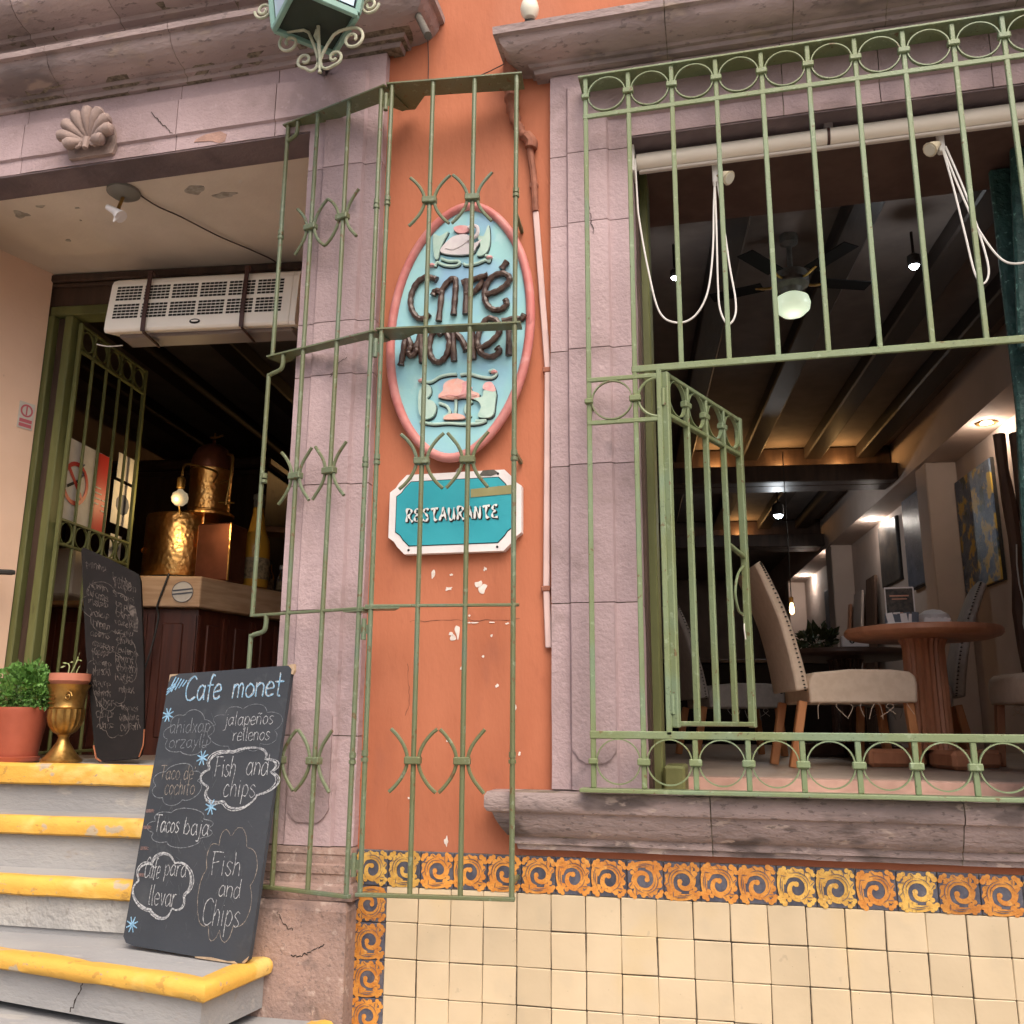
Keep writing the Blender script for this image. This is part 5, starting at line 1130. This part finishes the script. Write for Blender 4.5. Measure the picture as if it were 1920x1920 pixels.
tag(part('bar_cable', MB().tube(crom([cc-dd*.09+Vector((0, 0, .11)), cc-dd*.10+nn*.012+Vector((0, 0, .06)), cc-dd*.14+nn*.01+Vector((0, 0, -.09)), cc-dd*.13+Vector((0, 0, -.16)), cc-dd*.16+nn*.02+Vector((0, 0, -.4)), cc-dd*.22+nn*.02+Vector((0, 0, -.6))], 6), .006, 6), blackm, None, True), 'black cable hanging over the oak bar edge', 'cable')
# copper still
st = thing('copper_still', 'hammered copper still of drum and domed column on the bar', 'still', (-3.40, 2.2, 2.45))
c1 = (-3.50, 2.25, 0)
part('drum', MB().lathe([(.228, 2.492), (.232, 2.50), (.231, 2.70), (.231, 2.89), (.226, 2.902), (.002, 2.905)], c1, 56), copper, st, True)
part('drum_base', MB().lathe([(.25, 2.449), (.252, 2.475), (.235, 2.492), (.002, 2.492)], c1, 40), blackm, st, True)
part('rivet_ring', MB().ring((-3.64, 2.06, 2.66), .02, .008, .005, 16), copper, st, True)
part('seam', MB().tube([(c1[0]+.21, c1[1]-.102, 2.49), (c1[0]+.212, c1[1]-.10, 2.90)], .006, 6), copper, st, True)
part('side_box', MB().box((-3.27, 2.06, 2.45), (-3.035, 2.27, 2.82), .01), copperd, st)
part('box_edge', MB().box((-3.038, 2.05, 2.45), (-3.026, 2.064, 2.815), .002), copper, st)
c2 = (-3.315, 2.24, 0)
part('column', MB().lathe([(.145, 2.905), (.147, 2.93), (.133, 2.94), (.132, 3.05), (.134, 3.18), (.138, 3.21), (.13, 3.218)], c2, 48), copper, st, True)
part('column_base', MB().lathe([(.165, 2.90), (.168, 2.915), (.155, 2.925)], c2, 40), copper, st, True)
part('dome', MB().lathe([(.137, 3.215), (.138, 3.25), (.126, 3.31), (.095, 3.365), (.05, 3.395), (.012, 3.402), (.010, 3.43), (.002, 3.432)], c2, 36), copperd, st, True)
part('finial', MB().tube([(-3.33, 2.22, 3.445), (-3.29, 2.22, 3.438), (-3.24, 2.22, 3.452)], .007, 7).tube([(-3.29, 2.22, 3.43), (-3.30, 2.22, 3.47)], .006, 7), brass, st, True)
part('pipe', MB().tube(crom([(-3.15, 2.15, 3.30), (-3.10, 2.13, 3.27), (-3.10, 2.12, 3.15), (-3.12, 2.12, 2.95)], 5), .009, 7).tube([(-3.17, 2.12, 3.10), (-3.10, 2.12, 3.11)], .007, 6).tube([(-3.17, 2.12, 2.97), (-3.06, 2.12, 2.96)], .007, 6), brass, st, True)
pl = thing('bare_bulb_lamp', 'round bare bulb on a brass holder in front of the copper still', 'lamp', (-3.19, 1.72, 2.8))
part('bulb', MB().lathe([(.002, 2.853), (.025, 2.858), (.045, 2.878), (.05, 2.903), (.042, 2.93), (.02, 2.945), (.014, 2.955)], (-3.19, 1.72, 0), 18), M('frosted_bulb', (.14, .115, .08), (.11, .09, .06), 8, .35, emit=((1, .80, .50), .22)), pl, True)  # faint emission is added so the unlit bulb reads as cream
lamp('added_still_light', (-3.19, 1.63, 2.86), 3.0, (1, .68, .32), .05, pl)  # added warm light near the unlit bulb, puts a golden highlight on the copper
part('holder', MB().lathe([(.014, 2.955), (.024, 2.965), (.024, 3.02), (.018, 3.03), (.006, 3.035)], (-3.19, 1.72, 0), 14), brass, pl, True)
part('arm', MB().tube(crom([(-3.19, 1.72, 3.03), (-3.19, 1.74, 3.11), (-3.17, 1.80, 3.13), (-3.10, 1.95, 3.12), (-3.19, 2.07, 3.09)], 5), .007, 7).tube([(-3.19, 1.72, 2.855), (-3.19, 1.74, 2.80)], .004, 5), brass, pl, True)
bt = thing('liquor_bottle', 'tall amber liquor bottle with a dark stopper on the bar', 'bottle', (-3.04, 2.40, 2.45))
bc = (-3.04, 2.40, 0)
part('glass', MB().lathe([(.085, 2.449), (.092, 2.46), (.093, 2.70), (.086, 2.76), (.058, 2.83), (.045, 2.90), (.036, 2.95), (.036, 2.985), (.03, 2.988)], bc, 28), amber, bt, True)
part('stopper', MB().lathe([(.034, 2.99), (.036, 3.03), (.032, 3.035), (.040, 3.05), (.040, 3.075), (.02, 3.085)], bc, 18), darkiron, bt, True)
part('label', MB().lathe([(.0945, 2.50), (.0945, 2.64), (.0940, 2.64), (.0940, 2.50)], bc, 28), labelm, bt, True)
for i, (x, y, h, r_, mt, lab) in enumerate(((-3.06, 2.63, .19, .030, glassm, 'small clear bottle with a metal pourer on the bar'), (-3.00, 2.70, .17, .032, glassm, 'short clear bottle with a white cap at the end of the bar'), (-3.12, 2.76, .22, .032, amber, 'slim amber bottle behind the small clear bottles'), (-3.05, 2.86, .20, .03, amber, 'dark amber bottle at the far bar edge'))):
    o = thing('small_bottle', lab, 'bottle', (x, y, 2.449), 'bottles on the bar')
    part('glass', MB().lathe([(r_*.95, 2.449), (r_, 2.455), (r_, 2.449+h*.62), (r_*.5, 2.449+h*.78), (r_*.36, 2.449+h)], (x, y, 0), 18), mt, o, True)
    part('cap', MB().lathe([(r_*.45, 2.449+h), (r_*.45, 2.449+h+.025), (r_*.2, 2.449+h+.03)]+([(r_*.1, 2.449+h+.075)] if i == 0 else []), (x, y, 0), 12), (darkiron, signwhite, blackm, blackm)[i], o, True)
    part('label', MB().lathe([(r_*1.02, 2.449+h*.15), (r_*1.02, 2.449+h*.5), (r_, 2.449+h*.5), (r_, 2.449+h*.15)], (x, y, 0), 18), labelm, o)
sh_ = thing('bar_shelf', 'pale wooden shelf slanting back beyond the bar', 'shelf', (-3.2, 3.1, 2.95))
part('board', MB().obox((-3.36, 3.0, 2.965), (-2.72, 3.55, 2.99), .22, .04, (0, 0, 1), .003), M('shelf_wood', (.36, .19, .12), (.30, .15, .09), 10, .6), sh_)
part('bracket', MB().obox((-3.1, 3.2, 2.95), (-3.1, 3.35, 2.75), .03, .03), blackm, sh_)
# dark back bar cupboard
bb = thing('back_bar', 'dark wooden back bar cupboard against the inner wall', 'cupboard', tuple(I(-4.3, 3.6, 1.4)))
part('carcass', ibox(MB(), (-4.9, 3.9, 1.401), (-3.2, 4.5, 3.6), .01), brownwood, bb)
for k in range(3): part('door_panel', ibox(MB(), (-4.85+k*.55, 3.875, 2.7), (-4.36+k*.55, 3.905, 3.55), .012), brownwood, bb)
part('cornice', ibox(MB(), (-4.95, 3.82, 3.6), (-3.15, 4.5, 3.68), .02), brownwood, bb)
for (x, y, z) in ((-2.6, 3.6, 4.05), (-3.6, 3.2, 4.05)):
    pass
def cove(a, b, z, e, lab):
    o = thing('cove_lamp', lab, 'lamp', tuple(I(a, b, z)), 'warm cove lamps')
    part('holder', MB().lathe([(.03, 0), (.03, .015), (.015, .03)], I(a, b, z), 12), brass, o)
    part('bulb', MB().lathe([(.012, .03), (.024, .05), (.02, .072), (.002, .08)], I(a, b, z), 12), lit_warm, o, True)
    lamp('cove_light', tuple(I(a, b-.01, z+.13)), e, (1, .55, .2), .03, o)
cove(-2.3, 6.06, 3.985, 14, 'warm lamp tucked at the beams seen through the door')

# ================================================================== dining room
for k, a in enumerate((.6, 1.24, 1.80)):
    cove(a, 6.06, 3.985, 2.6, ('left', 'middle', 'right')[k]+' warm lamp tucked between the ceiling beams at the cross beam')
cove(1.25, 9.53, 3.985, 3, 'warm lamp glowing in the far ceiling bay')
def chair(name, lab, loc, rz, fab, legm, group='upholstered dining chairs', nails=True):
    """faces +X; backrest at -X"""
    m = Matrix.Translation(loc) @ Matrix.Rotation(rz, 4, 'Z'); o = thing(name, lab, 'chair', loc, group); w_ = .235
    tr = lambda mb: (setattr(mb, 'v', [m @ v for v in mb.v]), mb)[1]
    # backrest: swept side profile, curved and raked
    cl_ = crom([(-.235, .36), (-.262, .52), (-.305, .70), (-.372, .88), (-.415, .975)], 5); k = len(cl_); t = MB(); vs = []
    for i, c in enumerate(cl_):
        tt = (Vector(cl_[min(i+1, k-1)])-Vector(cl_[max(i-1, 0)])).normalized(); nn = Vector((tt.y, -tt.x)); th = .052-.018*i/(k-1)
        f, b_ = Vector(c)+nn*th*.9, Vector(c)-nn*th*.6
        ww = w_*(1-.02*math.sin(i/(k-1)*3.1))
        vs.append([(f.x, -ww*.86, f.y), (f.x+.006, 0, f.y), (f.x, ww*.86, f.y), (f.x-.014, ww, f.y), (b_.x+.01, ww, b_.y), (b_.x, ww*.86, b_.y), (b_.x-.008, 0, b_.y), (b_.x, -ww*.86, b_.y), (b_.x+.01, -ww, b_.y), (f.x-.014, -ww, f.y)])
    n = 10
    t.add([p for row in vs for p in row], [(i*n+j, i*n+(j+1) % n, (i+1)*n+(j+1) % n, (i+1)*n+j) for i in range(k-1) for j in range(n)]+[tuple(range(n))[::-1], tuple((k-1)*n+j for j in range(n))])
    bk = part('backrest', tr(t), fab, o, True); bevel(bk, .008, 2)
    st_ = [(-.20, .300), (-.20, .405), (-.17, .445), (.0, .462), (.20, .462), (.285, .452), (.312, .43), (.318, .39), (.312, .305)]; t = MB(); n = len(st_)
    ys = (-w_-.005, -w_*.86, w_*.86, w_+.005); rows = []
    for yi, y in enumerate(ys):
        k_ = .965 if yi in (0, 3) else 1; rows += [(x*k_ if x > 0 else x, y, .38+(z-.38)*(k_ if z > .4 else 1)) for x, z in st_]
    t.add(rows, [(r_*n+i, r_*n+(i+1) % n, (r_+1)*n+(i+1) % n, (r_+1)*n+i) for r_ in range(3) for i in range(n)]+[tuple(range(n)), tuple(3*n+i for i in range(n))[::-1]])
    bevel(part('seat', tr(t), fab, o, True), .01, 2)
    for sx, sy in ((-1, -1), (-1, 1), (1, -1), (1, 1)):
        x0 = -.225 if sx < 0 else .275; xb = -.285 if sx < 0 else .30
        part('leg', tr(MB().obox((xb, sy*.195, 0), (x0, sy*.195, .31), .040, .040, (0, 1, 0), .004)), legm, o)
    if nails:
        t = MB()
        for sy in (-1, 1):
            for i in range(34):
                u = i/33*(k-1); i0 = min(int(u), k-2); c = Vector(cl_[i0]).lerp(Vector(cl_[i0+1]), u-i0); t.lathe([(.0055, -.003), (.006, 0), (.003, .003)], (c.x+.018, sy*(w_+.0), c.y), 6)
        part('nail_trim', tr(t), nail, bk)['kind'] = 'stuff'
    if nails:
        t = MB(); rr = random.Random(5)
        for q in range(9):
            x = rr.uniform(-.15, .28); y = -w_+.01; t.tube(crom([(x, y, .305), (x+rr.uniform(-.03, .03), y-.004, .285), (x+rr.uniform(-.04, .04), y, .255-rr.random()*.03)], 3), .0015, 4)
        part('loose_threads', tr(t), fab, o)['kind'] = 'stuff'
    return o
chair('dining_chair', 'beige linen chair with nailhead trim seen from its side at the window', (.500, 1.88, FL), R(11), linen, chairleg)
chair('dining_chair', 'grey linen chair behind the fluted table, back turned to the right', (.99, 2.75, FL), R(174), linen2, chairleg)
chair('dining_chair', 'beige chair cut off by the right edge of the window', (1.62, 2.05, FL), R(188), linen, tablewood)
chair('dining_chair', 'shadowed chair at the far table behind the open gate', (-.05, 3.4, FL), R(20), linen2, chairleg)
def table(lab, c, ht, rad, mat):
    o = thing('round_table', lab, 'table', (c[0], c[1], FL), 'round pedestal tables')
    part('top', MB().lathe([(rad-.05, ht-.052), (rad-.012, ht-.040), (rad, ht-.026), (rad, ht-.010), (rad-.008, ht), (.002, ht+.001)], (c[0], c[1], FL), 56), mat, o, True)
    part('pedestal', MB().lathe([(.105, .085), (.102, .10), (.098, .2), (.094, ht-.10), (.10, ht-.075), (.11, ht-.053)], (c[0], c[1], FL), 144, .05, 24), mat, o, True)
    for k in range(4):
        a = R(12+90*k); d = Vector((math.cos(a), math.sin(a), 0)); p = Vector((c[0], c[1], FL+.045))
        part('foot', MB().obox(p+d*.04, p+d*.32, .085, .085, (0, 0, 1), .018), mat, o)
    return o
table('round walnut table with a fluted pedestal near the window', (.93, 1.93), .672, .37, tablewood)
table('dark round table behind the beige chair', (.70, 3.25), .66, .42, M('dark_table_wood', (.09, .045, .028), (.06, .03, .02), 10, .45))
mh = thing('menu_stand', 'clear acrylic menu stand with a dark card on the fluted table', 'menu stand', (.80, 1.85, FL+.673))
part('acrylic', MB().box((.742, 1.80, FL+.674), (.892, 1.83, FL+.682), .002).box((.755, 1.826, FL+.682), (.885, 1.830, FL+.865), .001), glassm, mh)
card = part('card', MB().box((.758, 1.819, FL+.69), (.882, 1.823, FL+.862), .001), M('menu_card', (.025, .022, .02), (.09, .065, .05), 45, .5), mh)
part('card_edge', MB().obox((.752, 1.815, FL+.868), (.888, 1.815, FL+.868), .006, .006).obox((.754, 1.815, FL+.68), (.754, 1.815, FL+.868), .005, .005).obox((.886, 1.815, FL+.68), (.886, 1.815, FL+.868), .005, .005), signwhite, mh)
part('card_lines', MB().box((.775, 1.8165, FL+.825), (.865, 1.8185, FL+.832)).box((.785, 1.8165, FL+.81), (.855, 1.8185, FL+.815)).box((.79, 1.8165, FL+.74), (.85, 1.8185, FL+.746)), M('menu_print', (.6, .3, .2), None, 5, .6), mh)
pk = thing('sugar_caddy', 'white caddy of sugar sachets in front of the menu stand', 'caddy', (.82, 1.77, FL+.673))
part('tray', MB().box((.742, 1.745, FL+.674), (.885, 1.79, FL+.69), .004), signwhite, pk)
rr = random.Random(6)
for k in range(9): x = .75+k*.0155; part('sachet', MB().obox((x, 1.765+rr.uniform(-.006, .006), FL+.688), (x+rr.uniform(-.008, .008), 1.768, FL+.735+rr.uniform(-.01, .01)), .004, .032, (1, 0, 0), .001), signwhite if k % 2 else greyprint, pk)
for k in range(4):
    x = .93+k*.03; tag(part('sachet', MB().obox((x, 1.80, FL+.675), (x+.012, 1.81, FL+.715), .004, .03, (1, 0, 0), .001), signwhite), ('first', 'second', 'third', 'fourth')[k]+' loose sugar sachet to the right of the menu stand', 'sachet', 'loose sugar sachets')
bw = part('sugar_bowl', MB().lathe([(.045, 0), (.075, .02), (.085, .05), (.075, .085), (.04, .108), (.002, .115)], (1.02, 2.08, FL+.673), 24), signwhite, None, True); tag(bw, 'white domed bowl at the back of the fluted table', 'bowl')
nb = thing('napkin_box', 'white napkin box with a dark swirl on the far dark table', 'napkin box', (.72, 3.0, FL+.66))
part('box', MB().box((.655, 2.95, FL+.661), (.815, 3.05, FL+.735), .006), signwhite, nb)
part('swirl', MB().tube([(.72+.022*math.cos(k*.6)*(1-k/16), 2.948, FL+.70+.02*math.sin(k*.6)*(1-k/16)) for k in range(14)], .004, 5), blackslot, nb)
# pictures on the right wall
def picture(b0, b1, z0, z1, mat, lab, th=.04):
    o = thing('wall_painting', lab, 'painting', tuple(I(2.58, (b0+b1)/2, z0)), 'paintings along the right wall')
    part('canvas', ibox(MB(), (2.599-th, b0, z0), (2.599, b1, z1), .004), mat, o)
    part('frame_edge', ibox(MB(), (2.599-th*.7, b0-.006, z0-.006), (2.599, b1+.006, z1+.006), .002), blackm, o)
picture(4.45, 5.24, 2.71, 3.685, pcol[0], 'large blue and yellow abstract painting nearest the window')
picture(6.06, 6.72, 2.945, 3.86, pcol[1], 'dark slate painting past the first wall column', .07)
picture(7.1, 7.80, 3.12, 3.80, pcol[2], 'small dark framed picture beyond the slate painting')
picture(10.2, 10.9, 2.7, 3.5, pcol[1], 'far grey painting deep in the dining room')
dw = thing('driftwood_posts', 'pair of dark driftwood posts standing against the right wall', 'wood posts', (1.6, 2.6, FL))
for x0, x1, r_ in ((1.58, 1.585, .035), (1.67, 1.64, .04)):
    part('post', MB().tube([(x0+(x1-x0)*(1-k/9)+.01*math.sin(k*1.3), 2.6, FL+1.86*k/9) for k in range(10)], [r_*(1+.15*math.sin(k*2.1)) for k in range(10)], 8), driftm, dw, True)
    part('light_string', MB().tube([(x0+(x1-x0)*(1-k/9)+.008*math.sin(k*2.3), 2.6-r_*1.05, FL+.2+1.0*k/9) for k in range(10)], .004, 5), paper, dw, True)
shx = thing('carved_shutter', 'teal carved wooden shutter folded inside the right edge of the window', 'shutter', (1.05, .4, 1.4))
part('leaf', MB().obox((1.17, .34, 2.90), (1.225, .34, 3.70), .03, .26, (1, 0, 0), .008), tealwood, shx)
part('leaf', MB().obox((1.075, .40, 1.42), (1.145, .36, 2.74), .035, .25, (1, 0, 0), .008), tealwood, shx)
part('leaf', MB().obox((1.19, .46, 1.42), (1.20, .46, 3.70), .03, .3, (1, 0, 0), .008), tealwood, shx)
mb = MB()
for k in range(9): mb.ring((1.060+.006*k, .27, 1.55+.13*k), .04, .02, .012, 14, (0, 1, 0))
part('carving', mb, tealwood, shx, True)
for k in range(4): part('slat', MB().obox((1.122-.003*k, .22+.05*k, 2.92), (1.172, .22+.05*k, 3.70), .006, .012, (1, 0, 0)), M('shutter_edge%d' % k, (.22, .34, .38), None, 5, .5), shx)
# ceiling fan with its lit globe
fn = thing('ceiling_fan', 'dark ceiling fan with a lit opal glass globe', 'ceiling fan', (.41, 1.95, 3.75)); fc = (.415, 1.95, 0)
part('rod', MB().lathe([(.05, 4.32), (.05, 4.27), (.015, 4.25), (.014, 4.10), (.03, 4.09)], fc, 16), darkiron, fn, True)
part('motor', MB().lathe([(.03, 4.10), (.09, 4.085), (.10, 4.05), (.095, 4.01), (.06, 3.99), (.05, 3.955), (.055, 3.95)], fc, 24), darkiron, fn, True)
part('globe', MB().lathe([(.055, 3.955), (.088, 3.935), (.098, 3.90), (.092, 3.865), (.06, 3.835), (.02, 3.825), (.002, 3.824)], fc, 28), lit_globe, fn, True)
for k in range(5):
    a = R(20+72*k); d = Vector((math.cos(a), math.sin(a), 0)); p = Vector((fc[0], fc[1], 4.04))
    bl = part('blade', MB().obox(p+d*.16, p+d*.46, .10, .006, (0, .05, 1), .002), M('fan_black', (.006, .005, .005), None, 5, .8, spec=.2) if 'fan_black' not in MATS else MATS['fan_black'], fn)
    part('blade_iron', MB().tube(crom([p+d*.07, p+d*.12+Vector((0, 0, -.018)), p+d*.20], 4), .008, 6), brass, bl)
lamp('fan_light', (fc[0], fc[1]-.02, 3.76), .35, (.95, 1, .85), .09, fn)
def spot(P, r_, lab, e=0, col=(.9, .96, 1), mat=None):
    P = Vector(P); o = thing('ceiling_spotlight', lab, 'lamp', tuple(P), 'lit ceiling spotlights')
    part('housing', MB().lathe([(r_*1.05, .002), (r_*1.3, .02), (r_*1.25, r_*2.2), (r_*.5, r_*2.8)], P, 16), blackm, o, True)
    part('bulb', MB().lathe([(.001, -r_*.7), (r_*.6, -r_*.55), (r_, -.0), (r_*.95, .004)], P, 16), mat or lit_cool, o, True)
    part('stem', MB().tube([P+Vector((0, 0, r_*2.6)), (P.x, P.y, 4.2)], .008, 6), blackm, o)
    if e: lamp('spot_light', (P.x, P.y, P.z-r_*1.6), e, col, .03, o)
spot((-.219, 1.69, 4.0), .019, 'lit spotlight between the left grille bars', 1.5)
spot((1.04, 1.83, 4.0), .026, 'brightest lit spotlight near the top right of the window', 2.5)
spot((.547, 7.07, 3.80), .05, 'lit spotlight in the middle of the room under the cross beam', 7)
spot((1.80, 8.6, 3.70), .045, 'lit spotlight deep along the right wall, upper one', 2)
spot((1.90, 9.4, 3.48), .045, 'lit spotlight deep along the right wall, lower one', 2)
for i, (a, b) in enumerate(((2.46, 4.15), (2.47, 7.65), (2.46, 9.7), (2.46, 11.75))):
    o = thing('recessed_light', ('first', 'second', 'third', 'fourth')[i]+' recessed light in the wall bulkhead counting from the window', 'lamp', tuple(I(a, b, 3.875)), 'recessed lights in the bulkhead')
    P = I(a, b, 3.883)
    part('trim', MB().lathe([(.075, 0), (.075, -.006), (.05, -.006), (.05, 0)], P, 20), brass if not i else signwhite, o)
    part('lens', MB().lathe([(.001, -.003), (.048, -.003), (.048, -.001), (.001, -.001)], P, 20), lit_warm if i == 0 else lit_cool, o)
    lamp('recessed_glow', (P.x, P.y, P.z-.03), 6 if i == 0 else 6, (1, .84, .68) if i == 0 else (1, .9, .8), .04, o)
pb = thing('pendant_bulb', 'glowing filament bulb hanging low in the far dining room', 'lamp', (.564, 6.0, 2.6))
part('bulb', MB().lathe([(.002, 2.61), (.016, 2.618), (.024, 2.645), (.020, 2.68), (.012, 2.72)], (.564, 6.0, 0), 16), lit_warm, pb, True)
part('cord', MB().tube([(.564, 6.0, 2.73), (.564, 6.0, 4.2)], .005, 5), blackm, pb); part('socket', MB().lathe([(.018, 2.72), (.02, 2.77), (.008, 2.78)], (.564, 6.0, 0), 12), brass, pb, True)
lamp('pendant_light', (.564, 5.93, 2.62), 2, (1, .6, .3), .04, pb)
# dark furniture deep in the room
sf = thing('dark_sideboard', 'long dark sideboard across the middle of the dining room', 'sideboard', (.6, 6.6, FL))
part('carcass', ibox(MB(), (-.2, 6.9, FL), (1.9, 7.4, FL+.82), .01), blackb, sf)
for k in range(4): part('door_panel', ibox(MB(), (-.18+k*.52, 6.878, FL+.06), (.31+k*.52, 6.905, FL+.76), .008), blackb, sf)
part('top', ibox(MB(), (-.23, 6.86, FL+.82), (1.93, 7.42, FL+.86), .006), brownwood, sf)
pn = thing('leaning_panels', 'row of brown boards leaning on the far right wall', 'boards', tuple(I(2.4, 9, FL)))
for k in range(4): part('board', MB().obox(I(2.42-.05*k, 8.2+.55*k, FL), I(2.55-.02*k, 8.2+.55*k, FL+1.9-.1*k), .4, .03, tuple(LV), .004), (driftm, inwall, tablewood, driftm)[k], pn)
bp = thing('bushy_plant', 'dark leafy plant beside the far filament bulb', 'plant', (.85, 7.0, FL+.86))
part('pot', MB().lathe([(.07, 0), (.10, .1), (.105, .12), (.002, .11)], (.85, 6.98, FL+.862), 18), blackm, bp, True)
part('foliage', foliage((.85, 6.98, FL+1.06), .18, .10, 200, 21, .07), M('dark_leaf', (.02, .035, .012), (.035, .05, .02), 20, .6), bp, fix=False)

# peeling render on the third riser
top_ = [(-3.15+.05*i, .985+.012*mnoise.noise(Vector((i*.7, 2, 0)))) for i in range(32)]
part('peeled_render', MB().poly([(x, .0165, z) for x, z in top_]+[(-1.62, .0165, .868), (-3.15, .0165, .868)], (0, 1, 0), .005), M('peeled_render_grey', (.40, .39, .37), (.32, .315, .305), 6, .9, 1, 40, stains=[((.25, .235, .22), 14, .60, .06, .7)], bdist=.008), steps)
crack([(x, .0150, z+.002) for x, z in top_[::3]], .006, 11, steps)
crack([(-2.02, -.332, .80), (-2.03, -.331, .76), (-2.06, -.326, .71)], .006, 12, steps)
